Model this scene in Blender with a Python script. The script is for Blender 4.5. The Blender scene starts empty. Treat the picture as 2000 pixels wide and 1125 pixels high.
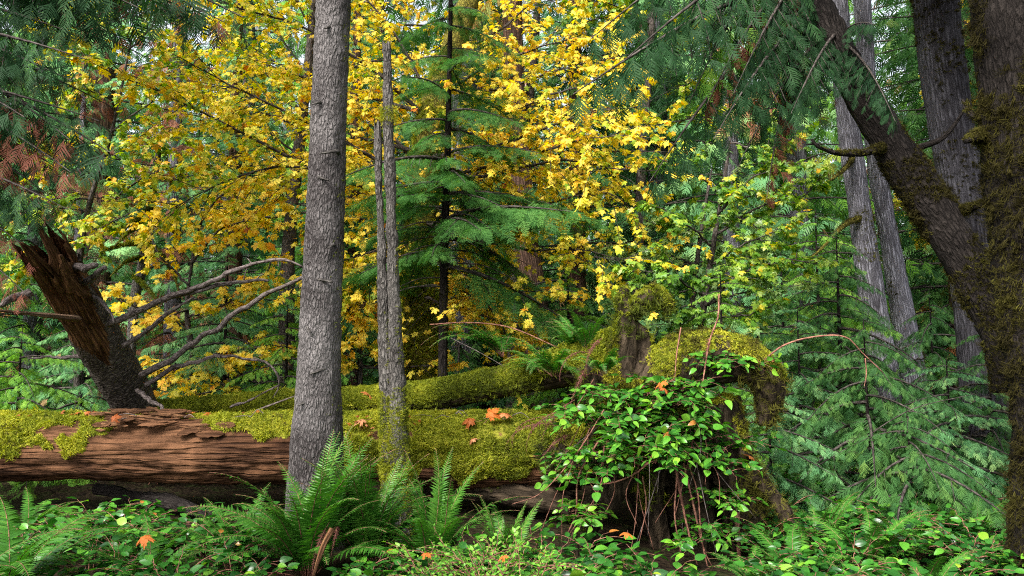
import bpy, math, random
import numpy as np
from mathutils import Vector

C = bpy.context.scene.collection
R = math.radians
F = 2000 * 28 / 36.0
CAMZ, PITCH = 1.6, R(3.5)
FWD = np.array([0, math.cos(PITCH), math.sin(PITCH)])
UP = np.array([0, -math.sin(PITCH), math.cos(PITCH)])

def P(px, py, Y):
    """the point seen at photo pixel (px,py) that stands Y metres in front of the camera"""
    d = FWD * F + np.array([px - 1000.0, 0, 0]) + UP * (562.5 - py)
    return d * (Y / d[1]) + np.array([0, 0, CAMZ])

# ------------------------------------------------------------------ numpy noise
def _h(ix, iy, iz, s):
    n = (ix * 374761393 + iy * 668265263 + iz * 1442695041 + s * 974634777) & 0x7fffffff
    n = ((n ^ (n >> 13)) * 1274126177) & 0x7fffffff
    n = ((n ^ (n >> 16)) * 668265263) & 0x7fffffff
    return ((n ^ (n >> 15)) & 0xffff) / 65535.0
def vnoise(p, s=0):
    p = np.asarray(p, float); i = np.floor(p).astype(np.int64); f = p - i
    f = f * f * (3 - 2 * f)
    r = 0
    for a in (0, 1):
        for b in (0, 1):
            for c in (0, 1):
                w = (f[..., 0] if a else 1 - f[..., 0]) * (f[..., 1] if b else 1 - f[..., 1]) * (f[..., 2] if c else 1 - f[..., 2])
                r = r + w * _h(i[..., 0] + a, i[..., 1] + b, i[..., 2] + c, s)
    return r
def fbm(p, o=4, s=0):
    p = np.asarray(p, float); r = 0; a = 0.5; t = 0
    for k in range(o):
        r = r + a * vnoise(p, s + k * 17); t += a; a *= .5; p = p * 2.03 + 5.7
    return r / t
def nrm(v):
    v = np.asarray(v, float)
    return v / np.maximum(np.linalg.norm(v, axis=-1, keepdims=True), 1e-9)

# ------------------------------------------------------------------ mesh builder
class MB:
    def __init__(s): s.V = []; s.Q = []; s.n = 0; s.bk = []; s.ms = []
    def add(s, V, faces, mat=0, tint=0.5, smooth=True, bk=None, moss=None):
        """faces: one (m,k) array or a list of such arrays"""
        V = np.asarray(V, float).reshape(-1, 3)
        if not isinstance(faces, list): faces = [faces]
        for f in faces:
            f = np.asarray(f, np.int64)
            if f.size == 0: continue
            t = np.broadcast_to(np.asarray(tint, float), (len(f),)) if np.ndim(tint) < 1 or len(faces) == 1 else np.full(len(f), .5)
            s.Q.append((f + s.n, mat, t, smooth))
        s.V.append(V)
        s.bk.append(V if bk is None else np.asarray(bk, float))
        s.ms.append(np.zeros(len(V)) if moss is None else np.asarray(moss, float))
        s.n += len(V)
    def mesh(s, name, mats, origin=(0, 0, 0)):
        me = bpy.data.meshes.new(name)
        V = np.concatenate(s.V) - np.asarray(origin)
        tot = np.concatenate([np.full(len(q[0]), q[0].shape[1]) for q in s.Q])
        loops = np.concatenate([q[0].ravel() for q in s.Q])
        me.vertices.add(len(V)); me.vertices.foreach_set('co', V.astype(np.float32).ravel())
        me.loops.add(len(loops)); me.loops.foreach_set('vertex_index', loops.astype(np.int32))
        st = np.concatenate([[0], np.cumsum(tot)[:-1]])
        me.polygons.add(len(tot)); me.polygons.foreach_set('loop_start', st.astype(np.int32))
        me.polygons.foreach_set('loop_total', tot.astype(np.int32))
        me.polygons.foreach_set('material_index', np.concatenate([np.full(len(q[0]), q[1]) for q in s.Q]).astype(np.int32))
        me.polygons.foreach_set('use_smooth', np.concatenate([np.full(len(q[0]), q[3]) for q in s.Q]).astype(bool))
        a = me.attributes.new('tint', 'FLOAT', 'FACE'); a.data.foreach_set('value', np.concatenate([q[2] for q in s.Q]).astype(np.float32))
        a = me.attributes.new('bk', 'FLOAT_VECTOR', 'POINT'); a.data.foreach_set('vector', np.concatenate(s.bk).astype(np.float32).ravel())
        a = me.attributes.new('moss', 'FLOAT', 'POINT'); a.data.foreach_set('value', np.concatenate(s.ms).astype(np.float32))
        for m in mats: me.materials.append(m)
        me.update(calc_edges=True)
        return me

def link(name, me, parent=None):
    o = bpy.data.objects.new(name, me); C.objects.link(o)
    if parent: o.parent = parent
    return o
def part(name, mb, mats, parent):
    """a part mesh in world coordinates, parented to a thing"""
    return link(name, mb.mesh(name, mats, tuple(parent.location)), parent)
def sub(name, mb, mats, prt):
    return link(name, mb.mesh(name, mats, tuple(prt.parent.location)), prt)
def tag(o, label=None, cat=None, group=None, kind=None):
    if label: o['label'] = label
    if cat: o['category'] = cat
    if group: o['group'] = group
    if kind: o['kind'] = kind
    return o
def thing(name, label, cat, loc=(0, 0, 0), group=None):
    o = bpy.data.objects.new(name, None); C.objects.link(o); o.location = tuple(float(c) for c in loc)
    o.empty_display_size = .1
    return tag(o, label, cat, group)
def dup(root, loc, rz=0, sc=1, label=None, group=None, tilt=(0, 0)):
    r = root.copy(); C.objects.link(r); r.location = tuple(float(c) for c in loc); r.rotation_euler = (tilt[0], tilt[1], rz)
    r.scale = (sc, sc, sc)
    if label: r['label'] = label
    if group: r['group'] = group
    for ch in root.children:
        c = ch.copy(); C.objects.link(c); c.parent = r
        for g in ch.children:
            d = g.copy(); C.objects.link(d); d.parent = c
    return r

# ------------------------------------------------------------------ geometry generators
def spline(pts, n):
    pts = np.asarray(pts, float)
    if len(pts) == 2:
        t = np.linspace(0, 1, n)[:, None]; return pts[0] * (1 - t) + pts[1] * t
    Q = np.vstack([2 * pts[0] - pts[1], pts, 2 * pts[-1] - pts[-2]])
    d = np.concatenate([[0], np.cumsum(np.linalg.norm(np.diff(pts[:, :3], axis=0), axis=1))]); d /= d[-1]
    u = np.interp(np.linspace(0, 1, n), d, np.arange(len(pts)))
    i = np.clip(u.astype(int), 0, len(pts) - 2); t = (u - i)[:, None]
    a, b, c, e = Q[i], Q[i + 1], Q[i + 2], Q[i + 3]
    return .5 * (2 * b + (c - a) * t + (2 * a - 5 * b + 4 * c - e) * t ** 2 + (3 * b - a - 3 * c + e) * t ** 3)
def frames(p):
    t = nrm(np.gradient(p, axis=0)); n = len(p)
    u = np.zeros_like(p); a = np.array([1., 0, 0]) if abs(t[0][0]) < .8 else np.array([0, 0, 1.])
    u[0] = nrm(a - t[0] * a.dot(t[0]))
    for i in range(1, n):
        v = u[i - 1] - t[i] * u[i - 1].dot(t[i]); u[i] = nrm(v)
    return t, u, np.cross(t, u)
def tube(mb, path, rad, sides=8, n=None, mat=0, tint=.5, amp=0, fr=3.0, seed=0, mossf=None, cap=True, lump=0, jag=0, grain=0):
    """tapered tube along a path; rad: list of radii; amp: fine radial noise, lump: coarse"""
    rad = np.asarray(rad, float)
    if n is None: n = len(path)
    p = spline(path, n); r = np.interp(np.linspace(0, 1, n), np.linspace(0, 1, len(rad)), rad) if len(rad) != n else rad
    t, u, v = frames(p); th = np.linspace(0, 2 * np.pi, sides, endpoint=False)
    L = np.concatenate([[0], np.cumsum(np.linalg.norm(np.diff(p, axis=0), axis=1))])
    cs, sn = np.cos(th), np.sin(th)
    N = u[:, None] * cs[None, :, None] + v[:, None] * sn[None, :, None]
    r0 = float(r.max())
    bk = np.stack([cs[None] * r[:, None], sn[None] * r[:, None], np.broadcast_to(L[:, None], (n, sides))], -1) + seed * 3.1
    rr = np.broadcast_to(r[:, None], (n, sides)).copy()
    if amp: rr += amp * (fbm(bk * fr, 4, seed) - .5) * 2
    if lump: rr += lump * (fbm(bk * np.array([1.2, 1.2, .7]) / max(r0, .05) * .35, 2, seed + 5) - .5) * 2
    if grain: rr -= grain * np.clip(.52 - fbm(bk * np.array([9, 9, 2.2]), 4, seed + 9), 0, 1) * 4 + grain * .5 * np.clip(.45 - fbm(bk * np.array([30, 30, 5]), 3, seed + 19), 0, 1) * 4
    V = p[:, None] + N * rr[..., None]
    if jag:
        V[-1] += t[-1] * (jag * (vnoise(np.stack([cs * 3 + seed, sn * 3, cs * 0], -1), seed) ** 2)[:, None])
        V[-2] += t[-1] * (jag * .4 * (vnoise(np.stack([cs * 3 + seed, sn * 3, cs * 0], -1), seed) ** 2)[:, None])
    i = np.arange(n - 1)[:, None] * sides; j = np.arange(sides)[None]; j2 = (j + 1) % sides
    f = np.stack([i + j, i + j2, i + sides + j2, i + sides + j], -1).reshape(-1, 4)
    V = V.reshape(-1, 3)
    ms = mossf(V, N.reshape(-1, 3), np.repeat(L / max(L[-1], 1e-6), sides)) if mossf else None
    bkf = bk.reshape(-1, 3)
    fs = [f]
    if cap:
        fs.append(np.arange(sides)[None, ::-1]); fs.append((np.arange(sides) + (n - 1) * sides)[None])
    mb.add(V, fs, mat, tint, True, bkf, ms)
    return p

def place(mb, tm, O, X, N, S, tint, mat=0, smooth=False):
    """instance template (V, faces, ftint) at frames: O origin, X along, N normal, S scale"""
    V, Fc = tm
    O = np.asarray(O, float); n = len(O)
    if n == 0: return
    X = nrm(X); N = N - X * np.sum(N * X, -1, keepdims=True); N = nrm(N); Yv = np.cross(N, X)
    S = np.broadcast_to(np.asarray(S, float), (n,))
    W = O[:, None] + S[:, None, None] * (V[None, :, 0, None] * X[:, None] + V[None, :, 1, None] * Yv[:, None] + V[None, :, 2, None] * N[:, None])
    k = len(V); tint = np.broadcast_to(np.asarray(tint, float), (n,))
    base = mb.n
    off = (np.arange(n) * k)[:, None, None]
    for f in Fc:
        ff = (f[None] + off).reshape(-1, f.shape[1])
        mb.Q.append((ff + base, mat, np.repeat(tint, len(f)), smooth))
    W = W.reshape(-1, 3)
    mb.V.append(W); mb.bk.append(W); mb.ms.append(np.zeros(len(W))); mb.n += len(W)

def strip_tm(parts):
    """parts: list of (polyline (n,3), widths(n), normal) -> template of flat strips ending in points"""
    V = []; Q = []; T = []; b = 0
    for pl, w, nr in parts:
        pl = np.asarray(pl, float); n = len(pl); d = nrm(np.gradient(pl, axis=0)); s = nrm(np.cross(np.asarray(nr, float), d))
        w = np.asarray(w, float)[:, None] / 2
        V.append(pl + s * w); V.append(pl - s * w)
        for i in range(n - 1): Q.append([b + i, b + n + i, b + n + i + 1, b + i + 1])
        b += 2 * n
    return np.concatenate(V), [np.array(Q)]

def cedar_tm(rng, npair=7, fine=False, width=.05):
    """a flat drooping cedar spray, length 1 along x"""
    ps = []
    def q(s): return np.array([s, .04 * math.sin(3 * s), -.16 * s * s])
    ps.append(([q(s) for s in np.linspace(0, 1, 4)], [.03, .035, .03, .012], (0, 0, 1)))
    for i in range(npair):
        s = .08 + .88 * i / npair
        for sd in (-1, 1):
            s2 = min(.97, s + (.04 if sd > 0 else 0)); l = (.5 * (1 - s2) ** .8 + .10) * rng.uniform(.8, 1.15)
            a = R(rng.uniform(36, 52)) * sd; d = np.array([math.cos(a), math.sin(a), -.12])
            o = q(s2); m = o + d * l * .55; e = o + d * l + np.array([.05 * l, 0, -.16 * l])
            ps.append(([o, m, e], [width * .8, width, width * .3], (rng.uniform(-.3, .3), rng.uniform(-.3, .3), 1)))
            if fine and l > .12:
                for k in range(3):
                    for s3 in (-1, 1):
                        o3 = o + (e - o) * (.22 + .24 * k + .06 * (s3 > 0)); l3 = l * .36 * (1 - .22 * k); a3 = a + s3 * R(42)
                        d3 = np.array([math.cos(a3), math.sin(a3), -.2])
                        ps.append(([o3, o3 + d3 * l3], [width * .75, width * .25], (0, 0, 1)))
    return strip_tm(ps)
def hemlock_tm(rng, npair=8):
    """flat feathery hemlock twig with needles, length 1 along x"""
    ps = []
    def q(s): return np.array([s, .03 * math.sin(4 * s), -.12 * s * s])
    ps.append(([q(0), q(.5), q(1)], [.02, .02, .01], (0, 0, 1)))
    for i in range(npair):
        s = .05 + .9 * i / npair
        for sd in (-1, 1):
            s2 = min(.97, s + (.05 if sd > 0 else 0)); l = (.34 * (1 - s2) + .12) * rng.uniform(.75, 1.2)
            a = R(rng.uniform(48, 66)) * sd; d = np.array([math.cos(a), math.sin(a), -.1 + rng.uniform(-.06, .06)])
            o = q(s2); e = o + d * l
            ps.append(([o, e], [.012, .008], (0, 0, 1)))
            nn = max(3, int(l / .035))
            for k in range(nn):
                for s3 in (-1, 1):
                    o3 = o + (e - o) * ((k + .3) / nn); a3 = a + s3 * R(68); l3 = .045 * rng.uniform(.7, 1.2)
                    ps.append(([o3, o3 + np.array([math.cos(a3), math.sin(a3), rng.uniform(-.2, .2)]) * l3], [.02, .008], (0, 0, 1)))
    return strip_tm(ps)
def maple_tm(rng, curl=.25):
    """five-lobed maple leaf with short stalk; blade length 1 along x, curled"""
    half = [(0.0, 0.0), (-.10, .10), (-.16, .24), (-.02, .30), (.02, .44), (.14, .36), (.20, .30), (.30, .48), (.36, .66), (.44, .55), (.58, .60), (.53, .42), (.52, .22),
            (.66, .27), (.72, .16), (.86, .17), (.84, .08), (1.0, 0.0)]
    h = np.array(half); h = h + np.array([[rng.uniform(-.02, .02), rng.uniform(-.02, .02)] for _ in h]); h[0] = (0, 0); h[-1] = (1, 0)
    o = np.vstack([h, (h[1:-1] * [1, -1])[::-1]])
    m = len(o)
    # midrib fan: a strip of centre points keeps the folds
    cx = np.array([[.12, 0], [.42, 0], [.7, 0]])
    V2 = np.vstack([o, cx]); z = -curl * (V2[:, 0] - .2) ** 2 - curl * 1.2 * V2[:, 1] ** 2 + .10 * np.abs(V2[:, 1]) + np.array([rng.uniform(-.02, .02) for _ in V2])
    V = np.column_stack([V2, z])
    T = []
    def ctr(i):
        x = o[i][0]; return m + (0 if x < .27 else 1 if x < .6 else 2)
    for i in range(m):
        j = (i + 1) % m; a, b = ctr(i), ctr(j)
        T.append([i, j, a])
        if a != b: T.append([j, b, a])
    return V, [np.array(T)]
def ovate_tm(rng, w=.56, st=7, fold=.14, droop=.28, tip=.12):
    """ovate leaf with a fold along the midrib, length 1 along x"""
    V = []; sx = np.linspace(0, 1, st)
    for s in sx:
        ww = w * .5 * (math.sin(math.pi * min(1, s ** .72)) ** .8) if 0 < s < 1 else 0.004
        zc = -droop * s * s
        wob = rng.uniform(-.012, .012)
        V += [(s, -ww, zc + fold * ww * 1.4 + wob), (s, -ww * .5, zc + fold * ww), (s, 0, zc), (s, ww * .5, zc + fold * ww), (s, ww, zc + fold * ww * 1.4 - wob)]
    Q = []
    for i in range(st - 1):
        for k in range(4): Q.append([i * 5 + k, i * 5 + k + 1, i * 5 + 5 + k + 1, i * 5 + 5 + k])
    return np.array(V), [np.array(Q)]
def pinna_tm(rng, droop=.22):
    """a sword-fern leaflet, length 1 along x"""
    st = [(0, .05), (.06, .20), (.16, .19), (.45, .17), (.75, .10), (1, .008)]
    V = []
    for s, w in st:
        z = -droop * s * s
        V += [(s + .04 * 0, -w * .5, z + .02), (s, 0, z), (s, w * .5 * (1.5 if s == .06 else 1), z + .02)]
    Q = []
    for i in range(len(st) - 1):
        for k in range(2): Q.append([i * 3 + k, i * 3 + k + 1, i * 3 + 3 + k + 1, i * 3 + 3 + k])
    return np.array(V), [np.array(Q)]
def tuft_tm(rng, n=7, ln=1.0, droop=.3, w=.09, spread=.9):
    """a tuft of n soft blades rising along z and falling over"""
    ps = []
    for i in range(n):
        a = rng.uniform(0, 6.28); sp = rng.uniform(.2, spread); l = ln * rng.uniform(.6, 1.1)
        d = np.array([math.cos(a) * sp, math.sin(a) * sp, 1]); d /= np.linalg.norm(d)
        o = np.array([rng.uniform(-.2, .2), rng.uniform(-.2, .2), 0])
        m = o + d * l * .55; e = o + d * l + np.array([math.cos(a) * droop, math.sin(a) * droop, -droop * l])
        nr = np.cross(d, [0.3, .5, .2]); ps.append(([o, m, e], [w, w * .9, w * .2], nr))
    return strip_tm(ps)
def tri_data(me):
    me.calc_loop_triangles(); n = len(me.loop_triangles)
    t = np.zeros(n * 3, np.int32); me.loop_triangles.foreach_get('vertices', t); t = t.reshape(-1, 3)
    v = np.zeros(len(me.vertices) * 3, np.float32); me.vertices.foreach_get('co', v); return v.reshape(-1, 3).astype(float), t
def scatter(me, n, seed, origin=(0, 0, 0)):
    """n random points over a mesh's surface with its normals, in world coordinates"""
    v, t = tri_data(me); a, b, c = v[t[:, 0]], v[t[:, 1]], v[t[:, 2]]
    cr = np.cross(b - a, c - a); ar = np.linalg.norm(cr, axis=1); rg = np.random.default_rng(seed)
    i = rg.choice(len(t), n, p=ar / ar.sum()); u = rg.random((n, 2)); fl = u.sum(1) > 1; u[fl] = 1 - u[fl]
    return a[i] + u[:, :1] * (b - a)[i] + u[:, 1:] * (c - a)[i] + np.asarray(origin), nrm(cr[i])
def grow_moss(mb, pts, nor, rg, tms, size, hang=.5, tint0=.5, mat=0):
    """soft tufts standing on a surface, leaning over with gravity; tint = moss hue"""
    n = len(pts)
    up = nrm(nor + rg.normal(0, .35, (n, 3)) + np.array([0, 0, -hang]) * np.clip(1.0 - nor[:, 2:3], 0, 2))
    x = np.cross(up, rg.normal(0, 1, (n, 3)))
    k = rg.integers(0, len(tms), n); tint = np.clip(tint0 + .45 * (fbm(pts * 3.2, 3, 9) - .5) * 2 + rg.normal(0, .14, n), 0, 1)
    sz = size * rg.uniform(.6, 1.3, n) * (.45 + 1.3 * fbm(pts * 7, 2, 31))
    for i, tm in enumerate(tms):
        s = k == i; place(mb, tm, pts[s] - nor[s] * .004, x[s], up[s], sz[s], tint[s], mat)

# ------------------------------------------------------------------ materials
def newmat(name):
    m = bpy.data.materials.new(name); m.use_nodes = True; nt = m.node_tree; nt.nodes.clear()
    return m, nt, lambda t, **k: _nd(nt, t, k)
def _nd(nt, t, k):
    n = nt.nodes.new(t)
    for a, b in k.items(): setattr(n, a, b)
    return n
def ramp(nd, stops):
    r = nd('ShaderNodeValToRGB'); e = r.color_ramp.elements
    while len(e) < len(stops): e.new(.5)
    for el, (p, c) in zip(e, stops): el.position = p; el.color = (*c, 1)
    return r
def leaf_mat(name, stops, trans=.35, rough=.45, spec=.4, objvar=.12, tcol=1.25, spots=None):
    m, nt, nd = newmat(name); L = nt.links.new
    at = nd('ShaderNodeAttribute', attribute_name='tint'); oi = nd('ShaderNodeObjectInfo')
    ma = nd('ShaderNodeMath', operation='MULTIPLY_ADD'); ma.inputs[1].default_value = objvar * 2; ma.inputs[2].default_value = -objvar
    L(oi.outputs['Random'], ma.inputs[0])
    ad = nd('ShaderNodeMath', operation='ADD', use_clamp=True); L(at.outputs['Fac'], ad.inputs[0]); L(ma.outputs[0], ad.inputs[1])
    rp = ramp(nd, stops); L(ad.outputs[0], rp.inputs[0])
    col = rp.outputs[0]
    if spots:
        tc = nd('ShaderNodeTexCoord'); nz = nd('ShaderNodeTexNoise'); nz.inputs['Scale'].default_value = spots[0]; nz.inputs['Detail'].default_value = 3
        L(tc.outputs['Object'], nz.inputs['Vector'])
        r2 = ramp(nd, [(spots[1], (0, 0, 0)), (spots[1] + .04, (1, 1, 1))]); L(nz.outputs['Fac'], r2.inputs[0])
        mx = nd('ShaderNodeMix', data_type='RGBA'); L(r2.outputs[0], mx.inputs['Factor']); L(col, mx.inputs['A']); mx.inputs['B'].default_value = (*spots[2], 1)
        col = mx.outputs['Result']
    pb = nd('ShaderNodeBsdfPrincipled'); pb.inputs['Roughness'].default_value = rough; pb.inputs['Specular IOR Level'].default_value = spec
    L(col, pb.inputs['Base Color'])
    tr = nd('ShaderNodeBsdfTranslucent'); hs = nd('ShaderNodeHueSaturation'); hs.inputs['Value'].default_value = tcol; hs.inputs['Saturation'].default_value = 1.1
    L(col, hs.inputs['Color']); L(hs.outputs[0], tr.inputs[0])
    mi = nd('ShaderNodeMixShader'); mi.inputs[0].default_value = trans; L(pb.outputs[0], mi.inputs[1]); L(tr.outputs[0], mi.inputs[2])
    ou = nd('ShaderNodeOutputMaterial'); L(mi.outputs[0], ou.inputs[0])
    return m
def bark_mat(name, dark, mid, light, scale=14, stretch=.35, mosscol=((.05, .055, .008), (.17, .16, .02)), edge=.18, bump=.6, lichen=.5, rough=.85, mossbias=0.0, fibre=0.0):
    """bark: stretched plates with dark cracks, pale lichen patches, moss where the mesh says so"""
    m, nt, nd = newmat(name); L = nt.links.new
    at = nd('ShaderNodeAttribute', attribute_name='bk')
    mp = nd('ShaderNodeMapping'); mp.inputs['Scale'].default_value = (scale, scale, scale * stretch); L(at.outputs['Vector'], mp.inputs['Vector'])
    n0 = nd('ShaderNodeTexNoise'); n0.inputs['Scale'].default_value = 1.6; n0.inputs['Detail'].default_value = 4; L(mp.outputs[0], n0.inputs['Vector'])
    va = nd('ShaderNodeVectorMath', operation='MULTIPLY_ADD'); L(n0.outputs['Color'], va.inputs[0]); va.inputs[1].default_value = (.9, .9, .9); L(mp.outputs[0], va.inputs[2])
    vo = nd('ShaderNodeTexVoronoi', feature='DISTANCE_TO_EDGE'); vo.inputs['Scale'].default_value = 1; L(va.outputs[0], vo.inputs['Vector'])
    r1 = ramp(nd, [(0, (0, 0, 0)), (edge, (1, 1, 1))]); L(vo.outputs['Distance'], r1.inputs[0])
    n1 = nd('ShaderNodeTexNoise'); n1.inputs['Scale'].default_value = 3.2; n1.inputs['Detail'].default_value = 6; n1.inputs['Roughness'].default_value = .7; L(mp.outputs[0], n1.inputs['Vector'])
    r2 = ramp(nd, [(.32, mid), (.5, tuple(.5 * (a + b) for a, b in zip(mid, light))), (.66, light)]); L(n1.outputs['Fac'], r2.inputs[0])
    mx = nd('ShaderNodeMix', data_type='RGBA'); L(r1.outputs[0], mx.inputs['Factor']); mx.inputs['A'].default_value = (*dark, 1); L(r2.outputs[0], mx.inputs['B'])
    # large tone patches
    n2 = nd('ShaderNodeTexNoise'); n2.inputs['Scale'].default_value = 2.1; n2.inputs['Detail'].default_value = 5; L(at.outputs['Vector'], n2.inputs['Vector'])
    r3 = ramp(nd, [(.35, tuple(c * .5 for c in mid)), (.65, tuple(min(1, c * 1.3) for c in light))]); L(n2.outputs['Fac'], r3.inputs[0])
    m2 = nd('ShaderNodeMix', data_type='RGBA'); m2.inputs['Factor'].default_value = .3 * lichen; L(mx.outputs['Result'], m2.inputs['A']); L(r3.outputs[0], m2.inputs['B'])
    # moss
    ms = nd('ShaderNodeAttribute', attribute_name='moss'); n3 = nd('ShaderNodeTexNoise'); n3.inputs['Scale'].default_value = 7; n3.inputs['Detail'].default_value = 7; n3.inputs['Roughness'].default_value = .7
    L(at.outputs['Vector'], n3.inputs['Vector'])
    ad = nd('ShaderNodeMath', operation='ADD'); L(ms.outputs['Fac'], ad.inputs[0]); L(n3.outputs['Fac'], ad.inputs[1])
    r4 = ramp(nd, [(.93 - mossbias, (0, 0, 0)), (1.0 - mossbias if mossbias else 1.0, (1, 1, 1))])
    hf = nd('ShaderNodeMath', operation='MULTIPLY'); hf.inputs[1].default_value = .8; L(ad.outputs[0], hf.inputs[0]); L(hf.outputs[0], r4.inputs[0])
    n4 = nd('ShaderNodeTexNoise'); n4.inputs['Scale'].default_value = 60; n4.inputs['Detail'].default_value = 4; L(at.outputs['Vector'], n4.inputs['Vector'])
    r5 = ramp(nd, [(.3, mosscol[0]), (.7, mosscol[1])]); L(n4.outputs['Fac'], r5.inputs[0])
    m3 = nd('ShaderNodeMix', data_type='RGBA'); L(r4.outputs[0], m3.inputs['Factor']); L(m2.outputs['Result'], m3.inputs['A']); L(r5.outputs[0], m3.inputs['B'])
    hs = nd('ShaderNodeMath', operation='MULTIPLY_ADD'); L(n1.outputs['Fac'], hs.inputs[0]); hs.inputs[1].default_value = .8; L(r1.outputs[0], hs.inputs[2])
    bp = nd('ShaderNodeBump'); bp.inputs['Strength'].default_value = bump; bp.inputs['Distance'].default_value = .02; L(hs.outputs[0], bp.inputs['Height'])
    pb = nd('ShaderNodeBsdfPrincipled'); pb.inputs['Roughness'].default_value = rough; pb.inputs['Specular IOR Level'].default_value = .08
    L(m3.outputs['Result'], pb.inputs['Base Color']); L(bp.outputs[0], pb.inputs['Normal'])
    ou = nd('ShaderNodeOutputMaterial'); L(pb.outputs[0], ou.inputs[0])
    return m

M = {}
M['maple'] = leaf_mat('maple_leaf_yellow', [(0, (.22, .36, .03)), (.16, (.55, .56, .03)), (.36, (.93, .75, .10)), (.70, (.94, .62, .06)), (.92, (.80, .33, .02)), (1, (.50, .15, .02))], .45, .5, .25, .06, 1.1)
M['vine'] = leaf_mat('leaf_lime', [(0, (.05, .14, .02)), (.35, (.13, .29, .03)), (.65, (.30, .42, .04)), (.86, (.58, .50, .03)), (1, (.75, .42, .02))], .42, .4, .5, .08, 1.2)
M['pale'] = leaf_mat('leaf_pale_green', [(0, (.06, .16, .05)), (.5, (.16, .32, .09)), (1, (.36, .46, .10))], .35, .35, .6, .08, 1.2)
M['cedar'] = leaf_mat('cedar_foliage', [(0, (.02, .065, .022)), (.45, (.055, .15, .04)), (.8, (.12, .24, .055)), (.93, (.22, .25, .06)), (1, (.30, .12, .05))], .36, .6, .10, .08)
M['cedart'] = leaf_mat('cedar_foliage_teal', [(0, (.045, .15, .065)), (.45, (.135, .32, .125)), (.8, (.29, .47, .17)), (.9, (.34, .38, .10)), (.96, (.42, .22, .13)), (1, (.36, .15, .09))], .38, .6, .10, .1)
M['cedarg'] = leaf_mat('cedar_foliage_grass_green', [(0, (.05, .16, .025)), (.45, (.155, .35, .045)), (.8, (.30, .50, .08)), (.94, (.38, .42, .07)), (1, (.36, .14, .05))], .4, .6, .10, .1)
M['dead'] = leaf_mat('dead_foliage', [(0, (.13, .045, .025)), (.5, (.27, .10, .055)), (1, (.45, .22, .13))], .25, .7, .2, .1)
M['hemlock'] = leaf_mat('hemlock_needles', [(0, (.022, .08, .022)), (.5, (.068, .19, .042)), (.85, (.15, .31, .065)), (1, (.30, .18, .05))], .4, .6, .10, .06)
M['fern'] = leaf_mat('sword_fern_leaf', [(0, (.018, .085, .012)), (.5, (.052, .175, .02)), (1, (.14, .32, .04))], .32, .36, .32, .1)
M['salal'] = leaf_mat('salal_leaf', [(0, (.012, .065, .012)), (.5, (.035, .15, .018)), (.75, (.10, .30, .028)), (.92, (.22, .42, .035)), (.97, (.36, .38, .03)), (1, (.38, .15, .03))], .28, .3, .42, .08, 1.2, spots=(38, .72, (.16, .08, .02)))
M['huck'] = leaf_mat('huckleberry_leaf', [(0, (.06, .22, .025)), (.6, (.15, .38, .04)), (1, (.26, .46, .05))], .35, .4, .4, .06)
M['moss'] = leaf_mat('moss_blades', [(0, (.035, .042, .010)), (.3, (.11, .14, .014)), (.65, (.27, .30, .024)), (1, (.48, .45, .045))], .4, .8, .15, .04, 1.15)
M['mossb'] = leaf_mat('moss_brown', [(0, (.015, .012, .005)), (.5, (.043, .037, .009)), (1, (.11, .105, .018))], .3, .85, .1, .04)
M['litter'] = leaf_mat('fallen_leaf_orange', [(0, (.22, .06, .02)), (.5, (.48, .14, .025)), (1, (.50, .23, .11))], .3, .6, .2, .15)
M['trunk'] = bark_mat('bark_grey_scaly', (.030, .024, .024), (.098, .084, .082), (.235, .218, .212), 44, .34, edge=.30, bump=.9, lichen=1.4)
M['snag'] = bark_mat('bark_grey_snag', (.022, .018, .017), (.092, .08, .074), (.22, .205, .185), 42, .3, edge=.3, bump=.9, lichen=1.1)
M['cedarbark'] = bark_mat('bark_cedar_grey', (.03, .026, .029), (.14, .132, .15), (.33, .322, .365), 34, .10, edge=.3, bump=.8, lichen=.7)
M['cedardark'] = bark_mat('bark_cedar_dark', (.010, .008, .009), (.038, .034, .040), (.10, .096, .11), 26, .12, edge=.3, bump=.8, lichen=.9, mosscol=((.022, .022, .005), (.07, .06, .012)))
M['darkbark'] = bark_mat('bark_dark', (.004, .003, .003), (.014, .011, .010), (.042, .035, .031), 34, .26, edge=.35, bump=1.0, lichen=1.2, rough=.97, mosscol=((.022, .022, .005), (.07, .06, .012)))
M['redbark'] = bark_mat('bark_red_brown', (.02, .012, .008), (.10, .055, .04), (.20, .12, .09), 20, .10, edge=.3, bump=.8)
M['birch'] = bark_mat('bark_ringed', (.010, .007, .006), (.055, .036, .027), (.22, .19, .165), 16, 2.4, edge=.25, bump=.5)
M['wood'] = bark_mat('wood_weathered', (.008, .004, .003), (.052, .022, .011), (.165, .08, .04), 20, .07, edge=.22, bump=.8, lichen=1.6, mosscol=((.10, .105, .012), (.27, .26, .03)))
M['rot'] = bark_mat('wood_broken', (.022, .009, .005), (.12, .048, .019), (.30, .16, .08), 30, .08, edge=.3, bump=.8)
M['splint'] = bark_mat('wood_torn_tan', (.06, .03, .02), (.22, .12, .075), (.44, .30, .20), 30, .08, edge=.3, bump=.8)
M['cedarshade'] = leaf_mat('cedar_foliage_shaded', [(0, (.008, .028, .012)), (.5, (.022, .065, .022)), (.9, (.05, .11, .03)), (1, (.16, .06, .03))], .3, .6, .12, .08)  # darker copy of the cedar foliage; shade of the hanging boughs in its colour
M['deadr'] = leaf_mat('dead_cedar_rust', [(0, (.07, .022, .014)), (.5, (.15, .05, .03)), (1, (.28, .12, .07))], .25, .7, .15, .1)
M['deadf'] = leaf_mat('dead_fern', [(0, (.045, .012, .012)), (.5, (.12, .035, .03)), (1, (.26, .10, .06))], .25, .7, .2, .1)
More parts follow.
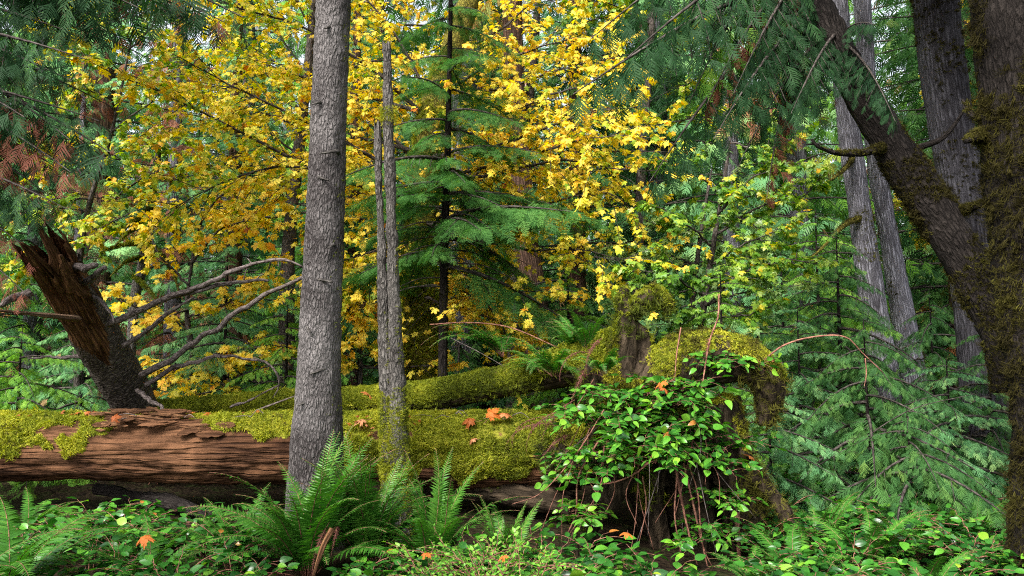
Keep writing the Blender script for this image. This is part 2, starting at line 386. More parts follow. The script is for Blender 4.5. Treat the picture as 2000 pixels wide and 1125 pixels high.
M['stump'] = bark_mat('stump_wood', (.008, .006, .004), (.035, .025, .016), (.085, .062, .04), 12, .3, edge=.3, bump=1, mosscol=((.09, .095, .012), (.25, .24, .028)))
M['twig'] = bark_mat('twig_bark', (.03, .022, .02), (.10, .075, .065), (.24, .20, .19), 40, .3, bump=.3)
M['redtwig'] = bark_mat('twig_red', (.06, .025, .02), (.20, .08, .055), (.34, .17, .12), 40, .3, bump=.3)
M['limb'] = bark_mat('limb_bark', (.012, .010, .009), (.05, .042, .038), (.12, .10, .09), 30, .3, bump=.4)
M['mossylimb'] = bark_mat('limb_mossy', (.02, .018, .006), (.10, .09, .02), (.22, .19, .03), 40, .5, bump=.6)

def soil_mat():
    m, nt, nd = newmat('forest_soil'); L = nt.links.new
    tc = nd('ShaderNodeTexCoord')
    n = nd('ShaderNodeTexNoise'); n.inputs['Scale'].default_value = 6; n.inputs['Detail'].default_value = 9; n.inputs['Roughness'].default_value = .7; L(tc.outputs['Object'], n.inputs['Vector'])
    v = nd('ShaderNodeTexVoronoi'); v.inputs['Scale'].default_value = 22; L(tc.outputs['Object'], v.inputs['Vector'])
    r = ramp(nd, [(.35, (.007, .005, .004)), (.5, (.022, .015, .009)), (.62, (.018, .026, .008)), (.75, (.07, .036, .016))]); L(n.outputs['Fac'], r.inputs[0])
    b = nd('ShaderNodeBump'); b.inputs['Strength'].default_value = .8; b.inputs['Distance'].default_value = .04; L(v.outputs['Distance'], b.inputs['Height'])
    p = nd('ShaderNodeBsdfPrincipled'); p.inputs['Specular IOR Level'].default_value = .05; p.inputs['Roughness'].default_value = .95; L(r.outputs[0], p.inputs['Base Color']); L(b.outputs[0], p.inputs['Normal'])
    o = nd('ShaderNodeOutputMaterial'); L(p.outputs[0], o.inputs[0]); return m
M['soil'] = soil_mat()

RN = random.Random(7)
T_CED = [cedar_tm(RN, 5, False, .075) for _ in range(3)]
T_CEDF = [cedar_tm(RN, 7, True, .05) for _ in range(3)]
T_CEDN = [cedar_tm(RN, 9, False, .042) for _ in range(4)]
T_HEM = [hemlock_tm(RN) for _ in range(3)]
T_MAP = [maple_tm(RN, c) for c in (.15, .3, .5, -.1)]
T_OVA = [ovate_tm(RN, w, droop=d) for w, d in ((.6, .2), (.54, .35), (.62, .1))]
T_SML = [ovate_tm(RN, .5, 4, .1, .15)]
T_PIN = [pinna_tm(RN, d) for d in (.12, .25)]
T_TUF = [tuft_tm(RN, 7, 1, .3, .15) for _ in range(4)]
T_HNG = [tuft_tm(RN, 5, 1.6, .5, .07, .5) for _ in range(3)]

# ------------------------------------------------------------------ ground
def gz(x, y):
    x = np.asarray(x, float); y = np.asarray(y, float)
    p = np.stack([x, y, x * 0], -1)
    return .35 * (fbm(p * .25, 3, 3) - .5) * np.clip((y - 3) / 6, 0, 1) + .10 * (fbm(p * 1.3, 3, 4) - .5) + np.clip((y - 16) / 60, 0, 2) * 1.2
def ground():
    gx = np.concatenate([np.linspace(-150, -30, 25), np.linspace(-29, 29, 233), np.linspace(30, 150, 25)])
    gy = np.concatenate([np.linspace(-40, -4, 20), np.linspace(-3, 40, 173), np.linspace(42, 260, 40)])
    X, Y = np.meshgrid(gx, gy); Z = gz(X, Y); n, m = X.shape
    V = np.stack([X, Y, Z], -1).reshape(-1, 3)
    i = np.arange(n - 1)[:, None] * m + np.arange(m - 1)[None]
    f = np.stack([i, i + 1, i + m + 1, i + m], -1).reshape(-1, 4)
    mb = MB(); mb.add(V, f)
    tag(link('forest_floor', mb.mesh('forest_floor', [M['soil']])), kind='structure')
ground()
def on_ground(px, Y):
    """ground point below photo column px at distance Y"""
    x = (px - 1000) / F * Y * math.cos(PITCH); return np.array([x, Y, float(gz(x, Y))])

# ------------------------------------------------------------------ conifers
def con_branch(mb, rg, o, az, L, a, d, u, gap, sl, tms, hang, tint0, fm=0, wm=1, side=.42, tj=.16):
    """one bough: curved wood, side twigs, a spray every few cm on each; o: root point"""
    n = 9; s = np.linspace(0, 1, n); c, sn = math.cos(az), math.sin(az)
    wob = rg.normal(0, .05 * L)
    path = np.stack([o[0] + L * s * c - sn * wob * s * s, o[1] + L * s * sn + c * wob * s * s, o[2] + L * (a * s - d * s ** 2 + u * s ** 3)], -1)
    tube(mb, path, np.linspace(.012 + .006 * L, .003, n), 4, None, wm, cap=False)
    ns = max(3, int(L / gap)); ss = np.linspace(.1, .98, ns); O, X, N, S = [], [], [], []
    pi = np.stack([np.interp(ss, s, path[:, k]) for k in range(3)], -1); tg = nrm(np.gradient(pi, axis=0))
    for i in range(ns):
        for sd in (-1, 1):
            l2 = max(sl * .7, side * L * (1 - .85 * ss[i]) * min(1, .45 + 1.6 * ss[i]) * rg.uniform(.7, 1.2))
            t = tg[i]; w = np.array([-t[1], t[0], 0]) * sd; w = w / max(np.linalg.norm(w), 1e-6)
            dr = nrm(t * .75 + w * .75 + np.array([0, 0, -hang * rg.uniform(.3, 1.1)]))
            k = max(1, int(l2 / (sl * .42)))
            q = (np.arange(k) + .2) / k
            pts = pi[i] + dr * (l2 * q)[:, None] + np.array([0, 0, -hang * .5 * l2]) * (q ** 2)[:, None]
            w2 = np.cross(np.array([0, 0, 1.]), dr)
            for j in range(k):
                sg = 1 if j % 2 else -1
                x = dr + w2 * (.75 * sg * (1 - .5 * q[j])) + np.array([0, 0, -hang * rg.uniform(.2, 1.2)]) + rg.normal(0, .12, 3)
                O.append(pts[j]); X.append(x); S.append(sl * rg.uniform(.75, 1.25) * (1 - .3 * q[j]))
                N.append(np.array([0, 0, 1.]) + rg.normal(0, .35, 3) + w * .2)
            if l2 > .3:
                e = pts[-1]; tube(mb, [pi[i], (pi[i] + e) / 2 + [0, 0, .01], e], [.005, .004, .002], 3, None, wm, cap=False)
    O, X, N, S = map(np.array, (O, X, N, S)); k = rg.integers(0, len(tms), len(O))
    tint = np.clip(tint0 + rg.normal(0, tj, len(O)), 0, 1)
    for i, tm in enumerate(tms):
        m = k == i
        if m.any(): place(mb, tm, O[m], X[m], N[m], S[m], tint[m], fm)

def crown_mesh(name, seed, H, z0, Rm, nb, mat, tms=T_CED, gap=.2, sl=.3, hang=.6, shape=.75, tj=.16, slope=.1):
    rg = np.random.default_rng(seed); mb = MB()
    for b in range(nb):
        t = (b + rg.random()) / nb; z = z0 + (H - z0) * t
        L = Rm * (1 - t) ** shape * rg.uniform(.65, 1.15) + .2
        tone = .42 + .22 * (rg.random() - .5)
        if rg.random() < .06: tone = .95
        con_branch(mb, rg, np.array([0, 0, z]), b * 2.4 + rg.normal(0, .4), L, slope + .25 * t, .45, .2, gap, sl, tms, hang, tone, side=.36, tj=tj)
    return mb.mesh(name, [mat, M['limb']])
def trunk_mesh(name, H, r, mat, seed, sides=14):
    mb = MB(); tube(mb, [(0, 0, -.3), (.03, 0, .3), (0, .04, H * .5), (0, 0, H)], [r * 1.35, r, r * .6, .02], sides, 40, 0, amp=r * .12, fr=4, seed=seed)
    return mb.mesh(name, [mat])

# six kinds of forest conifer, each shared by many trees
KINDS = []
for i, (H, z0, Rm, nb, mt, hang) in enumerate([(15, .8, 2.6, 100, 'cedart', .7), (17, 1.2, 2.9, 105, 'cedar', .6), (13, .5, 2.3, 95, 'cedarg', .8), (16, 2.2, 2.6, 90, 'cedart', .5), (19, .6, 3.0, 105, 'cedar', .75)]):
    cm = crown_mesh('cedar_crown', 100 + i, H, z0, Rm, nb, M[mt], gap=.26, sl=.36, hang=hang)
    tm_ = trunk_mesh('cedar_trunk', H, .17 + .02 * i, M['cedarbark' if i % 2 == 0 else 'redbark'], i)
    KINDS.append((tm_, cm))
KINDS.append((KINDS[0][0], crown_mesh('cedar_crown', 190, 14, 1.5, 2.0, 70, M['dead'], gap=.3, sl=.3, hang=.9)))
def cedar_tree(kind, x, y, sc, rz, label, group=None, name='cedar_tree'):
    t = thing(name, label, 'tree', (x, y, float(gz(x, y))), group)
    t.rotation_euler = (0, 0, rz); t.scale = (sc, sc, sc)
    link('trunk', KINDS[kind][0], t); link('crown', KINDS[kind][1], t)
    return t
def far_forest():
    rg = random.Random(21); pos = []
    tries = 0
    while len(pos) < 92 and tries < 6000:
        tries += 1
        y = 15.5 + 40 * rg.random() ** 1.3; x = (rg.random() * 2 - 1) * (.72 * y + 3)
        if 9 < y < 60 and abs(x / y * F + 1000 - 1735) < 55 or abs(x / y * F + 1000 - 400) < 40: continue      # gaps to the sky
        if all((x - a) ** 2 + (y - b) ** 2 > (2.0 + .035 * y) ** 2 for a, b in pos): pos.append((x, y))
    for x, y in pos:
        k = rg.randrange(5)
        cedar_tree(k, x, y, rg.uniform(.85, 1.35), rg.uniform(0, 6.28), 'tall dense cedar deep in the forest behind the maples', 'cedars deep in the forest', 'forest_cedar')
far_forest()
# nearer cedars that can be told apart
for k, px, Y, sc, rz, lab in [
    (0, 60, 11.5, .62, .3, 'teal green cedar filling the gap behind the broken leaning log'),
    (3, 455, 12.5, .55, 1.2, 'small teal cedar between the broken log branches and the thick grey trunk'),
    (2, -160, 10.5, .8, 2.2, 'bushy green cedar at the very edge beside the broken leaning log'),
    (1, 1130, 13.5, .75, 2.0, 'dark cedar behind the hemlock, its skirt hanging over the red brown trunk'),
    (0, 1430, 12.8, .8, 4.0, 'pale teal cedar behind the mossy stump'),
    (2, 1560, 13.8, .9, 5.0, 'grass green cedar just beside the twin grey trunks'),
    (1, 1880, 13.0, .8, 1.0, 'dark cedar between the twin grey trunks and the dark rear trunk'),
    (4, 1290, 15.0, .8, .5, 'tall dark cedar above the mossy stump'),
    (3, 690, 14.5, .6, 3.0, 'teal cedar seen between the grey trunk and the dead snag'),
    (5, 335, 14.0, .75, 1.0, 'dying cedar with pinkish brown foliage behind the yellow maple and the pale snag'),
    (5, 150, 13.0, .5, 2.0, 'half dead rusty cedar at the back of the broken leaning log'),
    (4, 2080, 14.0, .9, 3.0, 'dark cedar behind the thick mossy trunk')]:
    g = on_ground(px, Y); cedar_tree(k, g[0], g[1], sc, rz, lab)

for k, x, y, s_, lab in [(1, -5.1, -.7, .8, 'unseen cedar added beside the viewpoint to shade the corner ferns'), (4, 1.2, -2.6, .85, 'unseen cedar added close behind the viewpoint to shade the foreground')]:
    t = cedar_tree(k, x, y, s_, .7 * k, lab); t.children[1].location = (0, 0, 4.2)  # unseen trees added near the camera, crowns raised, to shade foreground and edges
# ------------------------------------------------------------------ hero trunks
def mossband(lo, hi, a=.45, side=None):
    def f(V, N, t):
        m = np.where((t < lo), a, np.where(t > hi, 0, a * (hi - t) / max(hi - lo, 1e-6)))
        if side is not None: m = m + .25 * np.clip(N @ np.asarray(side, float), 0, 1)
        return m
    return f
def px_path(pts): return [P(*p) for p in pts]
def moss_on(prt, n, seed, maskf, size, hang, tms=None, mat='moss', tint0=.5, name='moss'):
    root = prt.parent or prt
    pts, nor = scatter(prt.data, n, seed, tuple(root.location))
    rg = np.random.default_rng(seed); k = maskf(pts, nor) > rg.random(n)
    mb = MB(); grow_moss(mb, pts[k], nor[k], rg, tms or T_TUF, size, hang, tint0)
    return part(name, mb, [M[mat]], root) if mb.n else None

def grey_trunk():
    Y = 6.2; path = px_path([(612, 1110, Y), (615, 960, Y), (618, 850, Y), (632, 500, Y), (645, 150, Y), (655, -120, Y), (668, -900, Y + .2), (672, -1900, Y + .4)])
    path[0][2] = -.15
    b = path[0].copy(); t = thing('fir_tree', 'thick grey scaly fir trunk rising in front of the fallen log', 'tree', b)
    mb = MB(); tube(mb, path, [.25, .17, .140, .132, .125, .118, .113, .10, .09, .05], 72, 420, 0, amp=.014, fr=22, seed=3, lump=.018, mossf=mossband(.05, .12, .12, (.9, -.2, 0)))
    tr = part('trunk', mb, [M['trunk']], t)
    moss_on(tr, 6000, 4, lambda p, n: np.clip((n[:, 0] - .55) * 2, 0, 1) * (fbm(p * 3, 2, 1) > .52) * .8 * (p[:, 2] < 4.2), .016, .6, tint0=.35)
    mb = MB(); rg = np.random.default_rng(5)
    for (px, py) in ((640, 205), (608, 640), (648, 480), (655, 60), (622, 350), (636, 720), (630, 545), (660, 300), (612, 780)):
        o = P(px, py, Y - .05); mb = MB(); tube(mb, [o, o + [rg.normal(0, .03), -.08, .0], o + [rg.normal(0, .06), -.13, -.03]], [.022, .014, .008], 8, 8, 0, amp=.005, fr=30, jag=.02); part('branch_stub', mb, [M['snag']], t)
    return t
grey_trunk()

def snag():
    Y = 6.25; b = P(775, 1060, Y); b[2] = -.1
    t = thing('dead_snag', 'broken twin stemmed dead snag, mossy at the foot, beside the thick grey trunk', 'snag', b)
    mb = MB(); tube(mb, [b + [.03, 0, 0]] + px_path([(780, 940, Y), (777, 800, Y), (770, 600, Y), (765, 430, Y), (759, 260, Y), (757, 150, Y), (755, 90, Y)]),
                    [.12, .088, .066, .053, .050, .046, .038, .028], 36, 260, 0, amp=.016, fr=14, seed=8, lump=.016, mossf=mossband(.30, .48, .48), jag=.08)
    s1 = part('stem', mb, [M['snag']], t)
    mb = MB(); tube(mb, [b + [-.07, .02, 0]] + px_path([(762, 940, Y + .03), (758, 800, Y + .03), (749, 600, Y + .03), (743, 430, Y + .04), (739, 300, Y + .05), (739, 262, Y + .05)]),
                    [.10, .074, .058, .048, .043, .035, .026], 36, 220, 0, amp=.016, fr=14, seed=11, lump=.015, mossf=mossband(.27, .47, .48), jag=.14)
    s2 = part('stem', mb, [M['snag']], t)
    zt = P(760, 740, Y)[2]
    for s, sd in ((s1, 1), (s2, 2)):
        moss_on(s, 11000, 20 + sd, lambda p, n: np.clip((zt + .25 - p[:, 2]) / .5, 0, .85) * np.clip(fbm(p * 6, 2, 4) * 2 - .25, 0, 1), .019, 1.0, T_TUF + T_HNG, tint0=.5)
        moss_on(s, 3500, 30 + sd, lambda p, n: ((n[:, 0] > .3) & (fbm(p * 4, 2, 2) > .55)) * .7, .017, .8, tint0=.5)
    for s, sd in ((s1, 1), (s2, 2)):
        moss_on(s, 9000, 25 + sd, lambda p, n: np.clip((zt - .05 - p[:, 2]) / .4, 0, .9) * np.clip(fbm(p * 5, 2, 14) * 3 - .7, 0, 1), .028, 1.2, T_TUF + T_HNG, tint0=.6)
    # moss collar on the tall stem
    mb = MB(); o = P(760, 222, Y); rg = np.random.default_rng(2)
    n = nrm(np.column_stack([rg.normal(0, 1, 260), rg.normal(0, 1, 260), rg.normal(0, .2, 260)]))
    grow_moss(mb, o + n * .062 + np.column_stack([n[:, 0] * 0, n[:, 0] * 0, rg.uniform(-.08, .05, 260)]), n, rg, T_HNG, .026, 1.0, .55)
    part('moss', mb, [M['moss']], t)
snag()

def simple_trunk(name, label, pts, rad, mat, sides=40, n=220, amp=.015, lump=.02, seed=1, mossf=None, cat='tree', fr=10, sink=True):
    path = px_path(pts)
    if sink: path[0][2] = float(gz(path[0][0], path[0][1])) - .15
    t = thing(name, label, cat, path[0])
    mb = MB(); tube(mb, path, rad, sides, n, 0, amp=amp, fr=fr, seed=seed, lump=lump, mossf=mossf)
    return t, part('trunk', mb, [M[mat]], t)
def stub_limb(t, pts, rad, mat='limb', moss=0, seed=0, name='limb'):
    mb = MB(); tube(mb, px_path(pts), rad, 10, 26, 0, amp=.006, fr=20, seed=seed)
    o = part(name, mb, [M[mat]], t)
    if moss: 
        m = moss_on(o, moss, seed + 3, lambda p, n: np.clip(.65 + .35 * n[:, 2], 0, 1), .026, .9, T_TUF + T_HNG, 'mossb', .6)
    return o

ta, tra = simple_trunk('cedar_tree', 'slim grey cedar trunk with lichen, front one of the close pair', [(1740, 920, 10.5), (1728, 740, 10.5), (1700, 560, 10.6), (1672, 360, 10.7), (1652, 200, 10.8), (1640, 60, 10.9), (1625, -300, 11), (1600, -1400, 11)], [.21, .155, .14, .13, .12, .115, .10, .05], 'cedarbark', seed=21, mossf=mossband(.05, .12, .3))
tb, trb = simple_trunk('cedar_tree', 'brownish grey cedar trunk close behind the lichen covered one', [(1800, 900, 11.6), (1778, 700, 11.6), (1752, 550, 11.6), (1725, 400, 11.7), (1708, 290, 11.8), (1690, 100, 11.9), (1660, -500, 12), (1640, -1400, 12)], [.20, .145, .132, .125, .12, .11, .09, .05], 'cedarbark', seed=25, mossf=mossband(.05, .12, .3))
for o, s in ((tra, 41), (trb, 42)):
    moss_on(o, 9000, s, lambda p, n: ((fbm(p * 2.2, 3, 6) > .60) | (p[:, 2] < .5)) * .8 * (p[:, 2] < 6), .03, .9, T_TUF + T_HNG, 'mossb', .8)
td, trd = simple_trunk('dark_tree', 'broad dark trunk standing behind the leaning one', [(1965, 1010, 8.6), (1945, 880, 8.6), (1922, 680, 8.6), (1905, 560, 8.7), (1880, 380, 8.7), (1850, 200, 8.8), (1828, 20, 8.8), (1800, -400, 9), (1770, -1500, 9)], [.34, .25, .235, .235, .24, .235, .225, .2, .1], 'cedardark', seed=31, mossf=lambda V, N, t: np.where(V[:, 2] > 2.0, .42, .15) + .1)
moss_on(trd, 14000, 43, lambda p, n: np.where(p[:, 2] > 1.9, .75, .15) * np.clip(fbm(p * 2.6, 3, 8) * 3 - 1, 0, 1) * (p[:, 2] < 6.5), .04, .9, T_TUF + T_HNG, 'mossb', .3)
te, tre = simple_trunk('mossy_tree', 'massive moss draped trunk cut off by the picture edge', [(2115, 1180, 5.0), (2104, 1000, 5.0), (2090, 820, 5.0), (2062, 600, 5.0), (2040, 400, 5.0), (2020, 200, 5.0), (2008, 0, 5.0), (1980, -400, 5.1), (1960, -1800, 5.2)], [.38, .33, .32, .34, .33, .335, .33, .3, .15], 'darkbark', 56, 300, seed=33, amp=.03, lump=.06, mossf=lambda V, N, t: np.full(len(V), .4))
moss_on(tre, 46000, 44, lambda p, n: np.clip(fbm(p * 3.0, 3, 8) * 5 - 1.7, .03, .85) * (p[:, 2] < 5.2) * (n[:, 1] < .3), .045, 2.2, T_HNG, 'mossb', .45)
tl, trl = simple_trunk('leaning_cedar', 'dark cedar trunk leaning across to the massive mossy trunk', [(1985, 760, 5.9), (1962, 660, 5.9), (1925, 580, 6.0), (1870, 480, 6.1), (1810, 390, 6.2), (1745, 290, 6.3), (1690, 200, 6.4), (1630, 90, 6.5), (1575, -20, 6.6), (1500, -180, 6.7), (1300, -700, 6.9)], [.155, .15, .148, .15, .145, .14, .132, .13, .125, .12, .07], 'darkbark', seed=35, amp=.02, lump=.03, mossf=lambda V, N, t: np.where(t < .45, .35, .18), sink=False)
moss_on(trl, 16000, 45, lambda p, n: np.clip(fbm(p * 4, 3, 8) * 4 - 1.5, 0, 1) * np.where(p[:, 2] < 3.0, .9, .4), .03, 1, T_TUF + T_HNG, 'mossb', .4)
stub_limb(tl, [(1735, 285, 6.3), (1690, 298, 6.1), (1640, 300, 6.0), (1600, 288, 5.9), (1585, 272, 5.9)], [.035, .03, .024, .016, .01], 'darkbark', 900, 51)
stub_limb(tl, [(1790, 290, 6.3), (1840, 270, 6.2), (1870, 235, 6.2), (1885, 210, 6.2)], [.03, .022, .018, .01], 'darkbark', 0, 52)
stub_limb(tl, [(1870, 415, 6.1), (1900, 405, 6.0), (1930, 395, 5.9)], [.035, .028, .015], 'darkbark', 700, 53)
stub_limb(te, [(1925, 265, 5.1), (1905, 268, 5.0), (1885, 276, 4.9)], [.05, .035, .015], 'darkbark', 900, 54)
stub_limb(te, [(1945, 240, 5.1), (1900, 225, 5.2), (1880, 195, 5.3)], [.04, .022, .012], 'darkbark', 300, 55)
stub_limb(ta, [(1700, 420, 10.7), (1650, 440, 10.4), (1600, 490, 10.2), (1560, 520, 10.1)], [.05, .035, .02, .01], 'mossylimb', 900, 56)
stub_limb(ta, [(1670, 300, 10.7), (1650, 330, 10.4), (1610, 360, 10.2)], [.04, .03, .01], 'mossylimb', 500, 57)
tm1, trm = simple_trunk('reddish_tree', 'reddish brown trunk behind the young hemlock', [(1065, 740, 13), (1050, 650, 13), (1042, 560, 13), (1030, 480, 13), (1015, 300, 13), (1000, 0, 13), (980, -900, 13)], [.26, .2, .17, .16, .14, .12, .06], 'redbark', seed=37)
tp, trp = simple_trunk('pale_snag', 'pale slender dead tree with curved mossy limbs', [(245, 760, 10.5), (262, 600, 10.5), (276, 530, 10.5), (290, 430, 10.5), (303, 345, 10.6), (312, 280, 10.6)], [.075, .06, .06, .062, .055, .03], 'snag', 16, 90, seed=39, cat='snag', amp=.008, lump=.005)
for i, (pts, r) in enumerate([
    ([(298, 400, 10.5), (270, 425, 10.2), (245, 445, 10.0), (238, 470, 9.9)], [.03, .024, .018, .01]),
    ([(296, 430, 10.5), (255, 450, 10.1), (225, 480, 9.9)], [.026, .02, .01]),
    ([(300, 425, 10.5), (330, 440, 10.2), (352, 470, 10.0)], [.026, .02, .01]),
    ([(285, 475, 10.5), (240, 478, 10.2), (200, 490, 10.0)], [.024, .018, .01]),
    ([(298, 480, 10.5), (322, 505, 10.2), (340, 540, 10.0), (350, 570, 9.9)], [.03, .026, .02, .01]),
    ([(262, 540, 10.5), (285, 560, 10.2), (310, 590, 10.0)], [.026, .02, .01]),
    ([(302, 350, 10.6), (330, 352, 10.3), (355, 378, 10.1)], [.022, .018, .01]),
    ([(302, 352, 10.6), (265, 352, 10.3)], [.02, .008]),
    ([(280, 500, 10.5), (245, 512, 10.2), (215, 540, 10.0)], [.02, .015, .008])]):
    mb = MB(); tube(mb, px_path(pts), r, 6, 14, 0, amp=.005, fr=20, seed=i); o = part('limb', mb, [M['mossylimb']], tp)
    moss_on(o, 500, 60 + i, lambda p, n: np.full(len(p), .9), .03, .8, T_TUF, 'moss', .25)

for t, (x, y, z), s_, k in ((te, (3.7, 2.7, 4.9), 1.05, 1), (te, (4.6, 4.6, 5.2), .9, 4), (td, (5.2, 8.9, 6.0), .8, 4), (tl, (3.3, 7.2, 5.8), .6, 1)) :
    o = link('crown', KINDS[k][1], t); o.location = tuple(np.array([x, y, z]) - np.array(t.location)); o.scale = (s_ * 1.15, s_ * 1.15, s_)  # unseen crowns added above the frame, placed to shade the right side
# ------------------------------------------------------------------ broken leaning log
def broken_log():
    pts = [(285, 850, 8.6), (262, 790, 8.4), (225, 720, 8.0), (180, 645, 7.5), (130, 560, 7.0), (95, 500, 6.6)]
    path = px_path(pts); t = thing('broken_log', 'shattered dark log leaning up from behind the fallen log, torn end upward', 'log', path[0])
    path = np.vstack([path, P(58, 440, 6.3)[None]])
    rg = np.random.default_rng(3)
    # torn shell: every strip of the trunk breaks off at its own length; bark below, stripped wood above
    n, sd = 240, 96; p = spline(path, n); tt, u, v = frames(p); th = np.linspace(0, 2 * np.pi, sd, endpoint=False); Ls = np.concatenate([[0], np.cumsum(np.linalg.norm(np.diff(p, axis=0), axis=1))])
    cs, sn = np.cos(th), np.sin(th); cyl = np.stack([cs, sn, cs * 0], -1)
    end = .80 + .20 * np.clip(vnoise(cyl * 2.2 + 3, 4) * 1.5 - .25, 0, 1) - .05 * vnoise(cyl * 14, 8) + .05 * vnoise(cyl * 7, 9)
    S = np.minimum(np.linspace(0, 1, n)[:, None] * 1.0, 1) * end[None]
    idx = S * (n - 1); i0 = np.clip(idx.astype(int), 0, n - 2); fr = (idx - i0)[..., None]
    c = p[i0] * (1 - fr) + p[i0 + 1] * fr; uu = u[i0]; vv = v[i0]
    N = uu * cs[None, :, None] + vv * sn[None, :, None]; Lq = np.interp(S, np.linspace(0, 1, n), Ls)
    bk = np.stack([np.broadcast_to(cs * .21, S.shape), np.broadcast_to(sn * .21, S.shape), Lq], -1)
    strip = np.clip((S - .50 - .22 * (vnoise(bk * np.array([9, 9, 2.5]), 12) - .5) * 2 - .12 * N[..., 1]) * 10, 0, 1)
    rr_ = .213 + .014 * (fbm(bk * 14, 4, 61) - .5) * 2 + .03 * (fbm(bk * np.array([5, 5, 2]), 2, 62) - .5) - strip * (.022 + .06 * np.clip(.52 - fbm(bk * np.array([26, 26, 1.6]), 3, 63), 0, 1) * 3)
    V = (c + N * rr_[..., None]).reshape(-1, 3); i = np.arange(n - 1)[:, None] * sd; j = np.arange(sd)[None]; j2 = (j + 1) % sd
    f = np.stack([i + j, i + j2, i + sd + j2, i + sd + j], -1).reshape(-1, 4); mk = strip[:-1].ravel() > .5
    mb = MB(); bkf = bk.reshape(-1, 3); ms_ = np.clip(.3 - S * .6, 0, .3).ravel()
    mb.add(V, f[~mk], 0, .5, True, bkf, ms_); mb.Q.append((f[mk], 1, np.full(int(mk.sum()), .5), True))
    part('trunk', mb, [M['birch'], M['rot']], t)
    def splinter(p0, p1, w, th, seed, mat='rot'):
        """a torn wood shard: flattened tube tapering to a ragged tip"""
        n = 30; mb = MB(); p = spline([p0, (p0 + p1) / 2 + rg.normal(0, .015, 3), p1], n); tt, u, v = frames(p)
        th_ = np.linspace(0, 2 * np.pi, 18, endpoint=False); s = np.linspace(0, 1, n)
        a = w * (1 - .75 * s ** 2.5) * (.8 + .4 * vnoise(np.stack([s * 7, s * 0, s * 0 + seed], -1), seed)); b = th * (1 - .7 * s)
        V = p[:, None] + u[:, None] * (np.cos(th_)[None] * a[:, None])[..., None] + v[:, None] * (np.sin(th_)[None] * b[:, None])[..., None]
        V += (fbm(np.stack([np.broadcast_to(np.cos(th_) * 4, (n, 18)), np.broadcast_to(np.sin(th_) * 4, (n, 18)), np.broadcast_to((s * 2.5)[:, None], (n, 18))], -1) + seed, 3, seed) - .5)[..., None] * .06 * w / .08 * u[:, None]
        bk = np.stack([np.broadcast_to(np.cos(th_) * w, (n, 18)), np.broadcast_to(np.sin(th_) * w, (n, 18)), np.broadcast_to((s * np.linalg.norm(p1 - p0))[:, None], (n, 18))], -1) + seed
        i = np.arange(n - 1)[:, None] * 18; j = np.arange(18)[None]; j2 = (j + 1) % 18
        f = np.stack([i + j, i + j2, i + 18 + j2, i + 18 + j], -1).reshape(-1, 4)
        mb.add(V.reshape(-1, 3), [f, np.arange(18)[None, ::-1], (np.arange(18) + (n - 1) * 18)[None]], 0, .5, True, bk.reshape(-1, 3))
        return part('splinter', mb, [M[mat]], t)
    splinter(P(140, 570, 6.8), P(72, 438, 6.2), .07, .03, 1)
    splinter(P(118, 550, 6.75), P(42, 474, 6.2), .055, .03, 2)
    splinter(P(160, 575, 6.8), P(118, 498, 6.35), .05, .025, 3)
    splinter(P(150, 622, 6.95), P(-6, 606, 6.3), .05, .03, 5, 'splint')
    ax = nrm(P(95, 500, 6.6) - P(130, 560, 7.0)); c0 = P(95, 500, 6.6) - ax * .12; e1 = nrm(np.cross(ax, [0, 0, 1.])); e2 = np.cross(ax, e1)
    for i in range(16):
        a_ = rg.uniform(0, 6.28); rr_ = rg.uniform(.12, .205); o_ = c0 + (e1 * math.cos(a_) + e2 * math.sin(a_)) * rr_ - ax * rg.uniform(0, .25)
        w_ = rg.uniform(.010, .032); splinter(o_, o_ + ax * rg.uniform(.1, .26) + rg.normal(0, .02, 3), w_ * .7, w_ * rg.uniform(.3, .6), 20 + i, 'rot' if i % 3 else 'birch')
    br = [([(212, 632, 7.4), (260, 612, 7.3), (330, 580, 7.2), (400, 555, 7.1), (455, 530, 7.0), (520, 508, 6.95), (560, 508, 6.9), (592, 522, 6.9)], [.034, .030, .027, .024, .022, .018, .014, .009]),
          ([(330, 582, 7.2), (385, 566, 7.15), (440, 553, 7.1), (490, 546, 7.1), (525, 548, 7.1)], [.02, .022, .02, .017, .012]),
          ([(240, 676, 7.6), (290, 645, 7.6), (340, 605, 7.6), (380, 580, 7.7)], [.026, .022, .018, .010]),
          ([(275, 732, 7.9), (330, 705, 7.8), (390, 662, 7.7), (450, 620, 7.6), (520, 575, 7.5), (592, 542, 7.45), (640, 520, 7.4)], [.034, .031, .028, .026, .023, .018, .012]),
          ([(285, 752, 8.0), (330, 725, 7.9), (380, 706, 7.8), (422, 694, 7.8), (470, 700, 7.8), (515, 708, 7.8), (540, 730, 7.8), (543, 758, 7.8), (532, 778, 7.8)], [.026, .023, .021, .019, .016, .014, .012, .009, .005]),
          ([(268, 762, 7.9), (300, 785, 7.5), (342, 813, 7.15)], [.024, .02, .013]),
          ([(142, 522, 6.75), (165, 522, 6.6), (187, 517, 6.5)], [.04, .03, .024]),
          ([(165, 552, 6.9), (185, 535, 6.8), (205, 522, 6.7)], [.034, .028, .022]),
          ([(60, 570, 6.9), (30, 582, 6.8), (2, 598, 6.7)], [.04, .034, .02]),
          ([(160, 697, 7.9), (110, 697, 8.0), (55, 700, 8.1)], [.018, .014, .008]),
          ([(545, 752, 7.8), (500, 775, 7.9), (450, 795, 8.0)], [.006, .010, .013]),
          ([(178, 575, 7.1), (196, 592, 7.0), (214, 610, 6.95), (222, 630, 6.95)], [.018, .016, .014, .008])]
